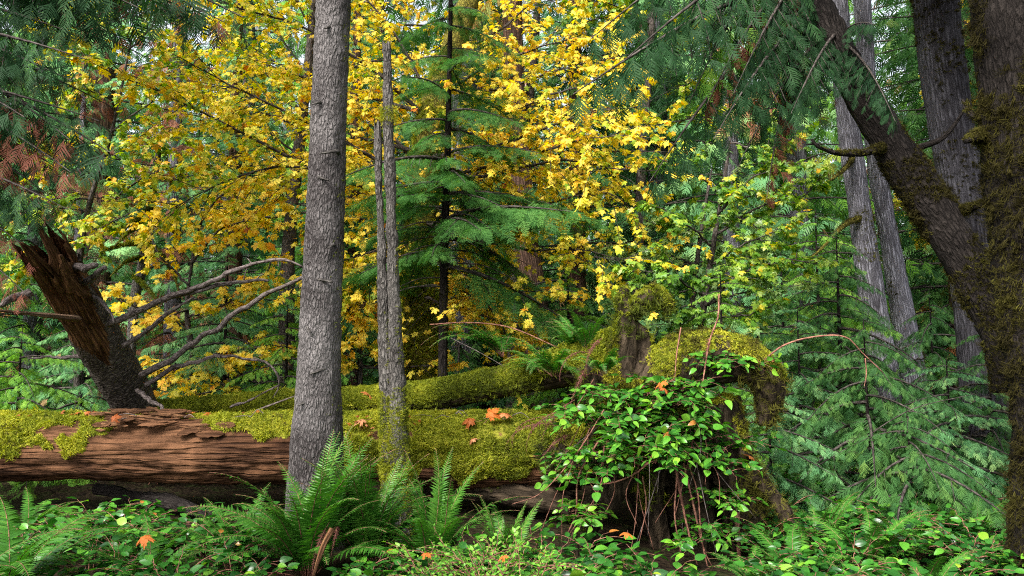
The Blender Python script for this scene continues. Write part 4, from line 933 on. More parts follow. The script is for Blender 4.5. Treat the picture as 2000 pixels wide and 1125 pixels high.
maple('bigleaf_maple', 'yellow maple on a thick moss sleeved trunk behind the hemlock', [(818, 765, Yt), (820, 650, Yt), (822, 500, Yt), (828, 350, Yt), (850, 200, Yt), (890, 80, Yt), (930, -60, Yt), (960, -300, Yt)], [.27, .235, .21, .19, .17, .13, .11, .05],
      [[(826, 360, 10.7), (720, 300, 10.2), (600, 235, 9.8), (450, 160, 9.4), (330, 95, 9.2)],
       [(824, 380, 10.7), (700, 360, 10.2), (560, 300, 9.8), (440, 235, 9.5), (320, 175, 9.3), (230, 140, 9.2)],
       [(822, 420, 10.7), (700, 350, 10.1), (560, 330, 9.6), (430, 360, 9.3), (330, 415, 9.2)],
       [(840, 240, 10.8), (740, 150, 10.5), (600, 60, 10.2), (470, 20, 10), (360, -30, 9.9)],
       [(850, 200, 10.8), (780, 80, 10.8), (700, -20, 10.8), (620, -120, 10.8)],
       [(845, 230, 10.8), (760, 200, 11.2), (640, 170, 11.5), (520, 120, 11.6), (420, 70, 11.6)],
       [(835, 300, 10.8), (740, 280, 11.2), (600, 260, 11.5), (480, 220, 11.6), (380, 200, 11.7)],
       [(880, 110, 10.8), (960, 60, 10.6), (1050, -10, 10.4), (1130, -80, 10.3)],
       [(860, 180, 10.8), (960, 120, 10.4), (1060, 80, 10.1), (1160, 60, 10.0)],
       [(840, 260, 10.7), (920, 240, 10.3), (1020, 205, 10.0), (1130, 170, 9.8), (1230, 175, 9.7)],
       [(835, 310, 10.7), (940, 300, 10.2), (1050, 260, 9.9), (1160, 215, 9.6), (1260, 200, 9.4)],
       [(830, 350, 10.7), (940, 330, 10.0), (1050, 300, 9.6), (1150, 275, 9.4), (1240, 270, 9.3)],
       [(830, 350, 10.7), (960, 350, 10.2), (1080, 320, 9.8), (1190, 330, 9.6), (1270, 330, 9.5)],
       [(860, 170, 10.9), (980, 170, 11.3), (1100, 130, 11.5), (1200, 120, 11.6)],
       [(825, 430, 10.7), (920, 470, 10.2), (1030, 490, 9.9), (1130, 490, 9.7), (1230, 520, 9.6)],
       [(825, 400, 10.7), (960, 420, 10.4), (1090, 400, 10.2), (1200, 390, 10.0), (1260, 440, 9.9)],
       [(822, 500, 10.7), (900, 540, 10.2), (960, 570, 9.8), (1040, 570, 9.6)],
       [(822, 460, 10.7), (760, 480, 10.2), (690, 500, 9.9), (640, 520, 9.8)],
       [(822, 540, 10.7), (760, 540, 10.3), (700, 570, 10.0), (650, 620, 9.8)],
       [(824, 420, 10.9), (720, 430, 11.3), (600, 420, 11.5), (500, 430, 11.5), (420, 440, 11.4)],
       [(830, 330, 10.9), (720, 220, 11.4), (600, 160, 11.8), (480, 90, 12.0)],
       [(822, 580, 10.7), (880, 600, 10.2), (950, 625, 9.9), (1010, 660, 9.8)],
       [(822, 560, 10.6), (890, 560, 10.2), (960, 600, 9.8), (1000, 640, 9.6)]],
      401, dy=-1.0, hue=greener_left, trunkmat='mossylimb')
maple('yellow_maple', 'yellow maple spreading behind the thick grey trunk and the pale snag', [(560, 760, 12.6), (560, 600, 12.6), (570, 400, 12.6), (600, 150, 12.6), (620, -120, 12.6)], [.14, .12, .1, .07, .03],
      [[(575, 380, 12.6), (480, 330, 12.3), (380, 300, 12.1)], [(580, 300, 12.6), (480, 230, 12.3), (370, 160, 12.1)], [(590, 220, 12.6), (500, 130, 12.4), (420, 40, 12.2)], [(600, 150, 12.6), (540, 60, 12.5), (500, -30, 12.4)], [(605, 100, 12.6), (700, 40, 12.4), (800, 0, 12.2)],
       [(600, 160, 12.6), (720, 120, 12.3), (820, 100, 12.1), (920, 60, 12)], [(590, 240, 12.6), (700, 220, 12.3), (800, 210, 12.2)], [(580, 320, 12.6), (690, 310, 12.3), (780, 330, 12.2)], [(572, 400, 12.6), (660, 400, 12.4), (730, 420, 12.3)], [(570, 420, 12.6), (500, 420, 12.4), (440, 400, 12.3)],
       [(612, 20, 12.6), (720, -30, 12.4), (850, -60, 12.3)], [(608, 60, 12.6), (560, -20, 12.4), (480, -80, 12.3)]], 409, size=.09, spread=1.1, dens=170, moss=False, trunkmat='limb', hue=greener_left)
maple('yellow_maple', 'yellow maple high behind the hemlock top', [(1000, 760, 13.2), (1010, 500, 13.2), (1030, 250, 13.2), (1050, 0, 13.2), (1060, -200, 13.2)], [.13, .11, .09, .06, .03],
      [[(1030, 250, 13.2), (1110, 220, 12.8), (1200, 230, 12.6)], [(1035, 200, 13.2), (950, 170, 12.9), (900, 150, 12.8)], [(1040, 120, 13.2), (1120, 90, 12.9), (1200, 60, 12.7)], [(1045, 60, 13.2), (960, 20, 13), (900, 10, 12.9)], [(1050, 0, 13.2), (1130, -20, 13), (1210, -40, 12.9)], [(1028, 300, 13.2), (960, 290, 13), (920, 280, 12.9)], [(1025, 320, 13.2), (1120, 340, 12.8), (1210, 360, 12.6)], [(1020, 380, 13.2), (1090, 420, 12.8), (1160, 440, 12.7)]],
      410, size=.09, spread=1.0, dens=170, moss=False, trunkmat='limb')
maple('vine_maple', 'yellow vine maple sprays growing low behind the curved dead branches', [(380, 800, 9.8), (375, 700, 9.8), (365, 600, 9.8), (380, 480, 9.8)], [.05, .04, .03, .015],
      [[(375, 700, 9.8), (430, 690, 9.4), (500, 680, 9.2), (570, 690, 9.1)], [(378, 740, 9.8), (330, 735, 9.4), (300, 725, 9.2)], [(370, 620, 9.8), (440, 600, 9.6), (520, 560, 9.4), (560, 500, 9.3)],
       [(368, 600, 9.8), (330, 620, 9.5), (280, 600, 9.4), (225, 570, 9.3)], [(375, 740, 9.8), (440, 750, 9.3), (380, 770, 9.0), (320, 760, 8.9)], [(370, 520, 9.8), (430, 450, 9.6), (500, 420, 9.5), (560, 380, 9.5)], [(372, 560, 9.8), (320, 500, 9.8), (300, 440, 9.8), (350, 400, 9.8)],
       [(378, 480, 9.8), (420, 400, 9.7), (480, 360, 9.6), (560, 330, 9.5)]],
      402, size=.095, spread=.5, dens=130, moss=False, trunkmat='limb')
maple('vine_maple', 'yellow maple shoots low between the snag and the mossy maple trunk', [(700, 800, 9.4), (705, 700, 9.4), (700, 600, 9.4)], [.03, .025, .012],
      [[(704, 700, 9.4), (690, 640, 9.1), (670, 610, 9.0)], [(704, 720, 9.4), (670, 700, 9.0), (650, 680, 9.0)], [(702, 640, 9.4), (740, 560, 9.2), (760, 500, 9.2)], [(702, 620, 9.4), (690, 560, 9.2), (670, 500, 9.1)], [(704, 700, 9.4), (760, 660, 9.3), (800, 640, 9.3)],
       [(704, 720, 9.4), (800, 720, 9.4), (880, 720, 9.4)]],
      403, size=.09, spread=.4, dens=140, moss=False, trunkmat='limb')
maple('vine_maple', 'lime green vine maple with pale leaves behind the stump', [(1350, 760, 9.8), (1370, 640, 9.8), (1390, 500, 9.8), (1410, 380, 9.8), (1430, 250, 9.8)], [.05, .045, .035, .025, .01],
      [[(1385, 520, 9.8), (1450, 470, 9.4), (1530, 440, 9.2)], [(1390, 480, 9.8), (1330, 430, 9.5), (1270, 400, 9.4)], [(1400, 420, 9.8), (1460, 350, 9.5), (1530, 320, 9.4)], [(1375, 600, 9.8), (1440, 540, 9.4), (1520, 510, 9.2), (1590, 520, 9.1)],
       [(1380, 580, 9.8), (1310, 540, 9.4), (1240, 530, 9.2)], [(1410, 380, 9.8), (1350, 330, 9.7), (1290, 310, 9.6)], [(1425, 280, 9.8), (1490, 300, 9.6), (1540, 270, 9.5)], [(1372, 640, 9.8), (1330, 600, 9.5), (1290, 560, 9.3)], [(1372, 620, 9.8), (1450, 600, 9.3), (1510, 590, 9.1)], [(1395, 460, 9.8), (1470, 410, 9.6), (1560, 390, 9.4), (1600, 350, 9.3)]],
      404, dy=-.9, mat='vine', size=.072, tint0=.38, spread=.6, dens=260, moss=False, trunkmat='limb')
maple('vine_maple', 'pale green vine maple against the dark trees beyond the stump', [(1330, 780, 11), (1350, 620, 11), (1370, 450, 11), (1390, 330, 11)], [.05, .045, .03, .012],
      [[(1360, 560, 11), (1430, 520, 10.6), (1520, 500, 10.4)], [(1355, 600, 11), (1450, 570, 10.5), (1560, 560, 10.3)], [(1365, 520, 11), (1300, 500, 10.7), (1230, 480, 10.5)], [(1372, 440, 11), (1440, 430, 10.7), (1500, 460, 10.5)], [(1350, 640, 11), (1290, 620, 10.6), (1240, 600, 10.5)], [(1368, 470, 11), (1310, 440, 10.7), (1260, 450, 10.6)]],
      405, dy=-1.6, mat='pale', size=.07, tint0=.65, spread=.65, dens=280, moss=False, trunkmat='limb')
maple('vine_maple', 'yellow green vine maple rising on the side of the rusty cedar', [(160, 800, 10.8), (150, 600, 10.8), (170, 420, 10.8), (220, 250, 10.8), (260, 60, 10.8)], [.06, .05, .04, .025, .012],
      [[(165, 440, 10.8), (250, 370, 10.3), (330, 330, 10.0), (420, 330, 9.9)], [(190, 350, 10.8), (110, 300, 10.3), (30, 280, 10.1)], [(215, 260, 10.8), (290, 200, 10.4), (350, 120, 10.3)], [(155, 540, 10.8), (90, 500, 10.3), (20, 520, 10.1)],
       [(240, 160, 10.8), (170, 110, 10.5), (100, 60, 10.4)], [(250, 100, 10.8), (300, 40, 10.6), (340, -20, 10.6)], [(160, 480, 10.8), (230, 430, 10.2), (300, 400, 10.0)], [(200, 310, 10.8), (270, 290, 10.5), (340, 270, 10.3)], [(180, 390, 10.8), (100, 390, 10.4), (30, 420, 10.2)], [(230, 200, 10.8), (180, 180, 10.5), (120, 170, 10.4)], [(255, 80, 10.8), (220, 20, 10.6), (190, -40, 10.6)]],
      406, mat='vine', size=.085, tint0=.62, spread=.7, dens=200, moss=False, trunkmat='limb')
maple('yellow_maple', 'bright yellow maple glowing far behind the twin grey trunks', [(1860, 700, 15), (1870, 500, 15), (1880, 200, 15), (1890, -100, 15)], [.1, .09, .07, .03],
      [[(1870, 480, 15), (1810, 440, 14.7), (1770, 400, 14.6)], [(1880, 250, 15), (1930, 190, 14.7), (1960, 120, 14.6)], [(1885, 100, 15), (1900, 50, 14.8), (1880, 0, 14.7)], [(1875, 380, 15), (1840, 330, 14.8), (1780, 340, 14.8)], [(1880, 200, 15), (1850, 150, 14.8), (1830, 100, 14.8)], [(1870, 450, 15), (1930, 380, 14.8), (1960, 300, 14.8)]],
      407, size=.12, tint0=.35, spread=.7, dens=110, moss=False, trunkmat='limb')
maple('yellow_maple', 'lime and yellow maple high above the pale vine maple', [(1240, 700, 13.5), (1250, 400, 13.5), (1270, 100, 13.5), (1290, -200, 13.5)], [.1, .09, .07, .03],
      [[(1270, 100, 13.5), (1350, 40, 13.0), (1440, 20, 12.8)], [(1265, 200, 13.5), (1340, 160, 13.2), (1420, 130, 13.0)], [(1275, 50, 13.5), (1200, 10, 13.2), (1120, 0, 13.0)], [(1280, -20, 13.5), (1360, -60, 13.2), (1440, -60, 13)], [(1260, 260, 13.5), (1340, 230, 13.1), (1410, 250, 12.9)]],
      408, mat='vine', size=.11, tint0=.6, spread=.8, dens=170, moss=False, trunkmat='limb')

# ------------------------------------------------------------------ sword ferns
def frond_mesh(seed, rise, arch, mat, wmax=.115, npr=44, tint0=.5, curl=0, tj=.1):
    """a frond of length ~1 rooted at the origin, arching out along +x"""
    rg = np.random.default_rng(seed); n = 26; s = np.linspace(0, 1, n)
    th = R(rise) - R(arch) * s ** 1.4; dx = np.cos(th) / (n - 1); dz = np.sin(th) / (n - 1)
    path = np.stack([np.concatenate([[0], np.cumsum(dx)[:-1]]), .03 * np.sin(s * 3 + seed), np.concatenate([[0], np.cumsum(dz)[:-1]])], -1)
    mb = MB(); tube(mb, path, np.linspace(.0055, .0015, n), 4, None, 1, cap=False)
    u = np.linspace(.10, .995, npr); o = np.stack([np.interp(u, s, path[:, k]) for k in range(3)], -1); t = nrm(np.gradient(o, axis=0))
    up = nrm(np.stack([-t[:, 2], t[:, 1] * 0, t[:, 0]], -1)); side = np.cross(up, t)
    ln = wmax * np.clip(np.minimum((u - .02) / .22, 1), .35, 1) * np.clip((1.02 - u) / .62, 0, 1) ** .75 + .006
    for sd in (-1, 1):
        w = side * sd; k = rg.integers(0, 2, npr)
        x = w * .95 + t * (.22 + .35 * u[:, None]) + up * rg.normal(.04, .10, (npr, 1)); nn = up + w * -.12 + rg.normal(0, .10, (npr, 3))
        tint = np.clip(tint0 + rg.normal(0, tj, npr) + .15 * (u - .5), 0, 1); l = ln * rg.uniform(.88, 1.08, npr)
        if curl: x = x + rg.normal(0, curl, (npr, 3)) - [0, 0, curl]; 
        for i, tm in enumerate(T_PIN):
            m = k == i; q = (o + t * (.006 * sd))[m]; V0, F0 = tm
            V1 = V0 * [1, sd, 1]; F1 = F0 if sd > 0 else [f[:, ::-1] for f in F0]
            place(mb, (V1, F1), q, x[m], nn[m], l[m], tint[m], 0, True)
    return mb.mesh('frond', [mat, M['redtwig']])
FR = [frond_mesh(500, 80, 55, M['fern']), frond_mesh(501, 72, 75, M['fern']), frond_mesh(502, 62, 80, M['fern'], tint0=.4), frond_mesh(503, 50, 85, M['fern'], tint0=.55), frond_mesh(504, 86, 35, M['fern'], tint0=.65), frond_mesh(505, 40, 95, M['fern'], tint0=.35)]
FD = [frond_mesh(510, 30, 110, M['deadf'], .07, 34, .3, .25), frond_mesh(511, 10, 90, M['deadf'], .075, 34, .4, .3)]
def fern(loc, label, n, Lf, seed, dead=0, az=None, group=None, tilt=(0, 0), rises=None):
    t = thing('sword_fern', label, 'fern', loc, group); r_ = random.Random(seed); t.rotation_euler = (tilt[0], tilt[1], 0)
    for i in range(n):
        o = link('frond', FR[r_.choice(rises) if rises else r_.randrange(6)], t)
        a = i * 2.4 + r_.uniform(-.3, .3) if az is None else r_.uniform(*az)
        o.rotation_euler = (r_.uniform(-.2, .2), r_.uniform(-.15, .15), a); s = Lf * r_.uniform(.7, 1.1); o.scale = (s, s, s); o.location = (.03 * math.cos(a), .03 * math.sin(a), .02)
    for i in range(dead):
        o = link('dead_frond', FD[i % 2], t); a = r_.uniform(0, 6.28); o.rotation_euler = (0, .2, a); s = Lf * r_.uniform(.5, .9); o.scale = (s, s, s)
    return t
def fat(px, Y, dz=0): 
    g = on_ground(px, Y); return g + [0, 0, dz]
fern(fat(612, 5.35), 'big sword fern with tall glossy fronds at the foot of the thick grey trunk', 42, .94, 1, 2, rises=[0, 1, 2, 3, 4, 0, 1])
fern(fat(725, 5.6), 'sword fern directly before the foot of the dead snag', 26, .9, 2, 0, rises=[0, 1, 2, 4])
fern(fat(850, 5.45), 'sword fern in the gap between the snag and the stump', 24, .82, 3, 0, rises=[0, 1, 2, 4, 3])
fern(fat(985, 5.3), 'small bright sword fern tucked against the dark side of the stump', 14, .55, 4, 0, rises=[0, 4, 1])
fern(fat(20, 4.6), 'dark arching sword fern filling the lower corner beneath the fallen log', 24, .92, 5, 0, rises=[2, 3, 5, 1])
fern(fat(-110, 4.2), 'sword fern fronds leaning in from beyond the corner', 16, .85, 6, 0, rises=[1, 2, 3])
fern(fat(150, 4.15), 'low sword fern with flat wide fronds among the salal', 12, .6, 7, 0, rises=[2, 3, 5])
fern(fat(60, 6.2), 'upright sword fern standing close under the fallen log', 14, .55, 8, 0, rises=[1, 2, 3])
fern(P(985, 700, 8.0), 'pale sword fern leaning over the thinner mossy log', 14, .85, 9, 0, az=(1.5, 4.2), rises=[2, 3, 5])
fern(P(1130, 700, 6.7), 'bright young sword fern on the crest of the stump', 15, .5, 10, 1, rises=[1, 2, 3])
fern(P(1085, 740, 6.45), 'sword fern spilling down where the thinner log meets the stump', 12, .55, 11, 0, az=(2.6, 5.2), rises=[2, 3, 5])
fern(fat(300, 5.0), 'shaded sword fern rising through the dark salal before the log', 14, .6, 15, 0, rises=[1, 2, 3])
fern(fat(470, 5.6), 'half hidden sword fern close to the big fern, under the bare log face', 14, .65, 16, 0, rises=[0, 1, 2])
fern(fat(1540, 5.4), 'sword fern poking from the salal under the drooping root tip', 14, .55, 17, 0, rises=[1, 2, 3])
fern(fat(2060, 3.6), 'single sword fern frond group at the foot of the massive trunk', 10, .55, 12, 0, az=(2.2, 4.4), rises=[2, 3])
fern(fat(1490, 7.6), 'shadowed sword fern beyond the drooping stump root', 18, .8, 13, 0)
fern(fat(1600, 6.2), 'dim sword fern between the salal and the young cedar', 14, .6, 14, 0)
fern(P(1150, 690, 6.45), 'small fern sprouting at the base of the dark horn of the stump', 11, .42, 31, 0, az=(2.4, 5.6), rises=[1, 2, 3])
fern(P(1180, 735, 6.15), 'small bright fern hanging on the stump shoulder below the horn', 11, .40, 32, 1, az=(2.6, 5.6), rises=[2, 3, 5])
fern(P(1065, 735, 6.75), 'small fern perched on the upper end of the thinner mossy log', 10, .45, 33, 0, az=(2.0, 5.6), rises=[2, 3, 5])
fern(P(1350, 820, 5.85), 'tiny fern hidden in the salal on the stump face', 8, .28, 34, 0, az=(3.6, 6.0), rises=[2, 3, 5])
for px, Y, L_, lab in [(1480, 5.0, .5, 'small sword fern before the stump root, in open shade'), (1680, 5.6, .6, 'sword fern in the salal below the middle young cedar'), (1790, 4.9, .5, 'sword fern poking up where the salal thins near the edge'), (1890, 6.2, .6, 'sword fern by the foot of the massive mossy trunk'), (1100, 4.6, .42, 'little sword fern at the mouth of the stump hollow'), (400, 4.4, .45, 'little sword fern among the dark salal leaves'), (780, 4.4, .42, 'little sword fern between salal and huckleberry')]:
    fern(fat(px, Y), lab, 12, L_, int(px), 0, rises=[1, 2, 3])
r_ = random.Random(77)
for i in range(34):
    Y = r_.uniform(9.2, 20); px = r_.uniform(-100, 2100)
    fern(fat(px, Y), 'sword fern growing on the forest floor beyond the logs', 10, r_.uniform(.7, 1.1), 100 + i, 0, group='sword ferns beyond the logs')
# dead red-brown fronds hanging on the stump
r_ = random.Random(8)
for i, (px, py, Y, L_, a) in enumerate([(1105, 800, 5.95, .5, 3.5), (1120, 780, 5.95, .45, 3.9), (1090, 830, 5.95, .5, 3.3), (1060, 815, 6.1, .4, 3.6), (1150, 690, 6.1, .45, 3.9), (1175, 660, 6.1, .4, 4.2), (1140, 720, 6.1, .45, 4.4), (1380, 660, 6.0, .35, 4.6), (1115, 850, 5.95, .45, 4.1), (640, 1020, 5.2, .4, 4.6), (655, 1030, 5.2, .35, 4.9)]):
    o = link('dead_frond', FD[i % 2]); o.location = tuple(P(px, py, Y)); o.rotation_euler = (r_.uniform(-.5, .5), r_.uniform(.1, .6), a); o.scale = (L_,) * 3
    lab = 'withered red brown fern frond drooping on the stump flank' if px < 1300 and px > 900 else 'withered fern frond hanging from the bright moss cushion' if px > 1300 else 'withered brown frond hanging inside the big fern'
    tag(o, lab, 'dead frond', 'withered fern fronds on the stump flank' if 900 < px < 1300 else 'withered fronds in the big fern' if px < 900 else None)

# ------------------------------------------------------------------ salal and other low shrubs
def shrub_meshes(seed, ns, Ls, leafl, tms, lean=(.2, .7), droop=.35, tint0=.5, tj=.16, gap=.062, sub_=True):
    rg = np.random.default_rng(seed); st, lf = MB(), MB(); O, X, N, S, T = [], [], [], [], []
    for i in range(ns):
        az = rg.uniform(0, 6.28); l = rg.uniform(*Ls); ln = rg.uniform(*lean); tone = tint0 + rg.normal(0, .12)
        o = np.array([rg.normal(0, .06), rg.normal(0, .06), -.03]); d = np.array([math.cos(az) * ln, math.sin(az) * ln, 1.]); d = nrm(d)
        n = 12; s = np.linspace(0, 1, n)[:, None]; hz = np.array([math.cos(az), math.sin(az), 0])
        p = o + d * l * s + hz * (droop * l * s ** 2) * .6 + np.array([0, 0, -droop * l]) * s ** 2.2
        p += np.column_stack([np.where(np.arange(n) % 2, .008, -.008)] * 2 + [np.zeros(n)])
        shoots = [p]
        if sub_:
            for q in range(rg.integers(1, 4)):
                k = rg.integers(3, 9); a2 = az + rg.uniform(-1.2, 1.2); d2 = nrm(np.array([math.cos(a2), math.sin(a2), rg.uniform(.1, .8)])); l2 = l * rg.uniform(.25, .5); s2 = np.linspace(0, 1, 7)[:, None]
                shoots.append(p[k] + d2 * l2 * s2 + np.array([0, 0, -.3 * l2]) * s2 ** 2)
        for p in shoots:
            tube(st, p, np.linspace(.0045, .002, len(p)), 5, None, 0, cap=False)
            L = np.concatenate([[0], np.cumsum(np.linalg.norm(np.diff(p, axis=0), axis=1))]); a0 = L[-1] * (.25 if len(p) > 8 else .1)
            k = max(2, int((L[-1] - a0) / gap)); ss = np.linspace(a0, L[-1], k); pp = np.stack([np.interp(ss, L, p[:, c]) for c in range(3)], -1); tg = nrm(np.gradient(pp, axis=0))
            for j in range(k):
                sd = 1 if j % 2 else -1; w = nrm(np.cross(tg[j], [0, 0, 1.]) + 1e-4) * sd
                x = w * .9 + tg[j] * (.5 if j < k - 1 else 2) + rg.normal(0, .2, 3) + [0, 0, .05]
                O.append(pp[j]); X.append(x); N.append(np.array([0, 0, .8]) + tg[j] * .15 + rg.normal(0, .42, 3)); S.append(leafl * rg.uniform(.65, 1.2)); T.append(tone + rg.normal(0, tj) + (.18 if j == k - 1 else 0))
    O, X, N, S = map(np.array, (O, X, N, S)); T = np.where(rg.random(len(T)) < .985, np.clip(T, 0, .84), 1.0); k = rg.integers(0, len(tms), len(O))
    for i, tm in enumerate(tms): m = k == i; place(lf, tm, O[m], X[m], N[m], S[m], T[m], 0, True)
    return st, lf
SAL = [shrub_meshes(600 + i, 8, (.42, .78), .115, T_OVA, gap=.066, tint0=.34) for i in range(5)]
SALH = [shrub_meshes(620 + i, 7, (.35, .62), .15, T_OVA, (.8, 2.2), .6, tint0=.55, tj=.13, gap=.075) for i in range(4)]
HUC = [shrub_meshes(640 + i, 9, (.4, .75), .038, T_SML, (.2, .6), .2, .55, .15, .022) for i in range(2)]
def proto(meshes, leafmat, nm):
    return [(s.mesh(nm + '_stems', [M['redtwig']]), l.mesh(nm + '_leaves', [M[leafmat]])) for s, l in meshes]
SALp, SALHp, HUCp = proto(SAL, 'salal', 'salal'), proto(SALH, 'salal', 'salal'), proto(HUC, 'huck', 'huckleberry')
def shrub(name, me, loc, rz, sc, label, group=None, tilt=(0, 0)):
    t = thing(name, label, 'shrub', loc, group); t.rotation_euler = (tilt[0], tilt[1], rz); t.scale = (sc,) * 3
    link('stems', me[0], t); link('leaves', me[1], t); return t
r_ = random.Random(31)
# foreground thickets
for x0, x1, Y0, Y1, n, lab, grp in [
    (150, 500, 4.2, 6.4, 34, 'glossy dark green salal shrub in the low thicket before the fallen log', 'salal before the fallen log'),
    (640, 1080, 3.7, 5.3, 32, 'bright green salal shrub growing before the ferns', 'salal before the ferns'),
    (1040, 1320, 4.4, 5.3, 24, 'bright salal shrub at the foot of the stump hollow', 'salal at the stump foot'),
    (1470, 1960, 4.0, 8.4, 84, 'shaded salal shrub in the thicket below the young cedars', 'salal below the young cedars'),
    (480, 660, 3.9, 4.7, 9, 'dark leafy salal shrub under the big fern', 'salal under the big fern'),
    (-60, 200, 4.8, 6.6, 9, 'dim salal shrub among the corner ferns', 'salal among the corner ferns')]:
    for i in range(n):
        Y = r_.uniform(Y0, Y1); px = r_.uniform(x0, x1)
        if abs(px - 612) < 60 and Y > 4.4: Y = 4.2
        if vnoise(np.array([px / F * Y * 1.1, Y * 1.1, 5.0]), 3) < .22: continue
        shrub('salal_shrub', SALp[r_.randrange(5)], fat(px, Y), r_.uniform(0, 6.28), r_.uniform(.55, .82) * (1 if Y > 4.3 else .8), lab, grp)
for i in range(10):
    shrub('huckleberry_shrub', HUCp[i % 2], fat(r_.uniform(860, 1060), r_.uniform(4.2, 5.1)), r_.uniform(0, 6.28), r_.uniform(.75, 1.0), 'light green small leaved huckleberry beside the dark stump', 'huckleberry beside the stump')
# salal rooted on the stump
STP = [(1200, 760, 5.95), (1250, 780, 5.85), (1300, 770, 5.8), (1180, 800, 5.9), (1220, 830, 5.8), (1270, 830, 5.75), (1320, 820, 5.8), (1350, 800, 5.85), (1150, 860, 5.9), (1240, 870, 5.75), (1300, 860, 5.75), (1380, 840, 5.85), (1430, 700, 5.95), (1460, 690, 5.95), (1390, 690, 5.95), (1200, 900, 5.8), (1160, 790, 5.95),
       (1400, 950, 5.85), (1440, 970, 5.85), (1380, 1010, 5.8), (1420, 1030, 5.8), (1130, 900, 5.9), (1120, 980, 5.8), (1330, 740, 5.9), (1280, 730, 5.95), (1370, 880, 5.8)]
r9 = random.Random(91)
STP += [(px + r9.uniform(-45, 45), py + r9.uniform(-20, 30), Y - r9.uniform(0, .12)) for px, py, Y in STP if px < 1390]
for i, (px, py, Y) in enumerate(STP):
    shrub('salal_shrub', SALHp[i % 4], P(px, py + 15, Y + .05), r_.uniform(0, 6.28), r_.uniform(.38, .6), 'bright green salal sprig rooted in the mossy stump', 'salal on the stump', tilt=(r_.uniform(.3, .8), r_.uniform(-.2, .2)) if False else (0, 0))
# understorey behind the logs
for i in range(110):
    Y = 8.8 + 14 * r_.random() ** 1.2; px = r_.uniform(-150, 2150)
    shrub('salal_shrub', SALp[r_.randrange(5)], fat(px, Y), r_.uniform(0, 6.28), r_.uniform(.8, 1.2), 'low leafy shrub on the forest floor behind the logs', 'low shrubs behind the logs')
for i in range(10):
    shrub('huckleberry_shrub', HUCp[i % 2], fat(r_.uniform(640, 760), r_.uniform(9.2, 13)), r_.uniform(0, 6.28), r_.uniform(1.0, 1.4), 'bright small leaved shrub seen between the grey trunk and the snag', 'bright shrubs behind the snag')

# ------------------------------------------------------------------ stems, twigs, fallen leaves
def wand(pts, r, label, mat='redtwig', name='bare_twig'):
    path = px_path(pts); t = thing(name, label, 'twig', path[0])
    mb = MB(); tube(mb, path, [r, r * .85, r * .4], 6, 40, 0, seed=int(pts[0][0])); part('stem', mb, [M[mat]], t); return t
wand([(1485, 710, 6.0), (1530, 675, 5.9), (1590, 658, 5.85), (1650, 658, 5.8), (1685, 690, 5.8), (1725, 728, 5.8)], .008, 'long bare twig arching outward from the stump moss')
wand([(1690, 700, 5.8), (1692, 730, 5.8), (1688, 755, 5.8)], .005, 'short forked twig hanging from the arching bare twig')
wand([(1404, 575, 5.95), (1402, 620, 5.9), (1385, 670, 5.85), (1370, 760, 5.75), (1350, 835, 5.7)], .007, 'upright grey twig crossing the bright moss cushion')
wand([(840, 634, 7.6), (910, 630, 7.4), (990, 638, 7.1), (1070, 670, 6.8), (1160, 715, 6.4)], .006, 'long reddish bramble stem arching over the thinner log')
wand([(880, 660, 7.4), (940, 690, 7.3), (1000, 725, 7.2)], .004, 'short bramble stem above the thinner log', 'twig')
wand([(1180, 800, 5.8), (1130, 880, 5.75), (1060, 960, 5.8), (1000, 985, 5.9)], .005, 'thin red vine trailing down before the stump hollow')
wand([(1160, 740, 6.0), (1110, 820, 5.9), (1070, 880, 5.9)], .004, 'thin red vine beside the withered fronds')
wand([(1330, 640, 6.0), (1322, 690, 5.95), (1318, 740, 5.9)], .006, 'short reddish twig planted in the stump moss')
wand([(505, 800, 7.3), (545, 785, 7.25), (580, 772, 7.2)], .010, 'short grey branch lying on the fallen log moss', 'twig')
wand([(648, 1035, 4.9), (630, 1070, 4.8), (612, 1125, 4.7)], .022, 'rough broken stick standing in the big fern', 'rot', 'dead_stick')
wand([(1580, 920, 7.0), (1680, 860, 6.9), (1780, 800, 6.8), (1900, 770, 6.7)], .006, 'thin dark branch slanting through the young cedars', 'limb')
def leaf_thing(px, py, Y, sz, label, seed, group=None, tint=.5, up=(0, -.5, 1)):
    rg_ = np.random.default_rng(seed); sz = sz * .72; mb = MB(); o = P(px, py, Y); x = nrm(np.array([rg_.normal(), rg_.normal() * .6 , rg_.uniform(-.3, .5)]))
    V, Fc = T_MAP[2]; V = V.copy(); V[:, 2] *= 1.8
    t = thing('maple_leaf', label, 'leaf', o, group)
    place(mb, (V, Fc), o[None], x[None], np.array(up, float)[None] + rg_.normal(0, .3, (1, 3)), sz, [tint]); part('blade', mb, [M['litter']], t)
    s = MB(); tube(s, [o, o - x * sz * .35, o - x * sz * .7 + [0, 0, .01]], [.002, .002, .0015], 4, 6); part('stalk', s, [M['redtwig']], t)
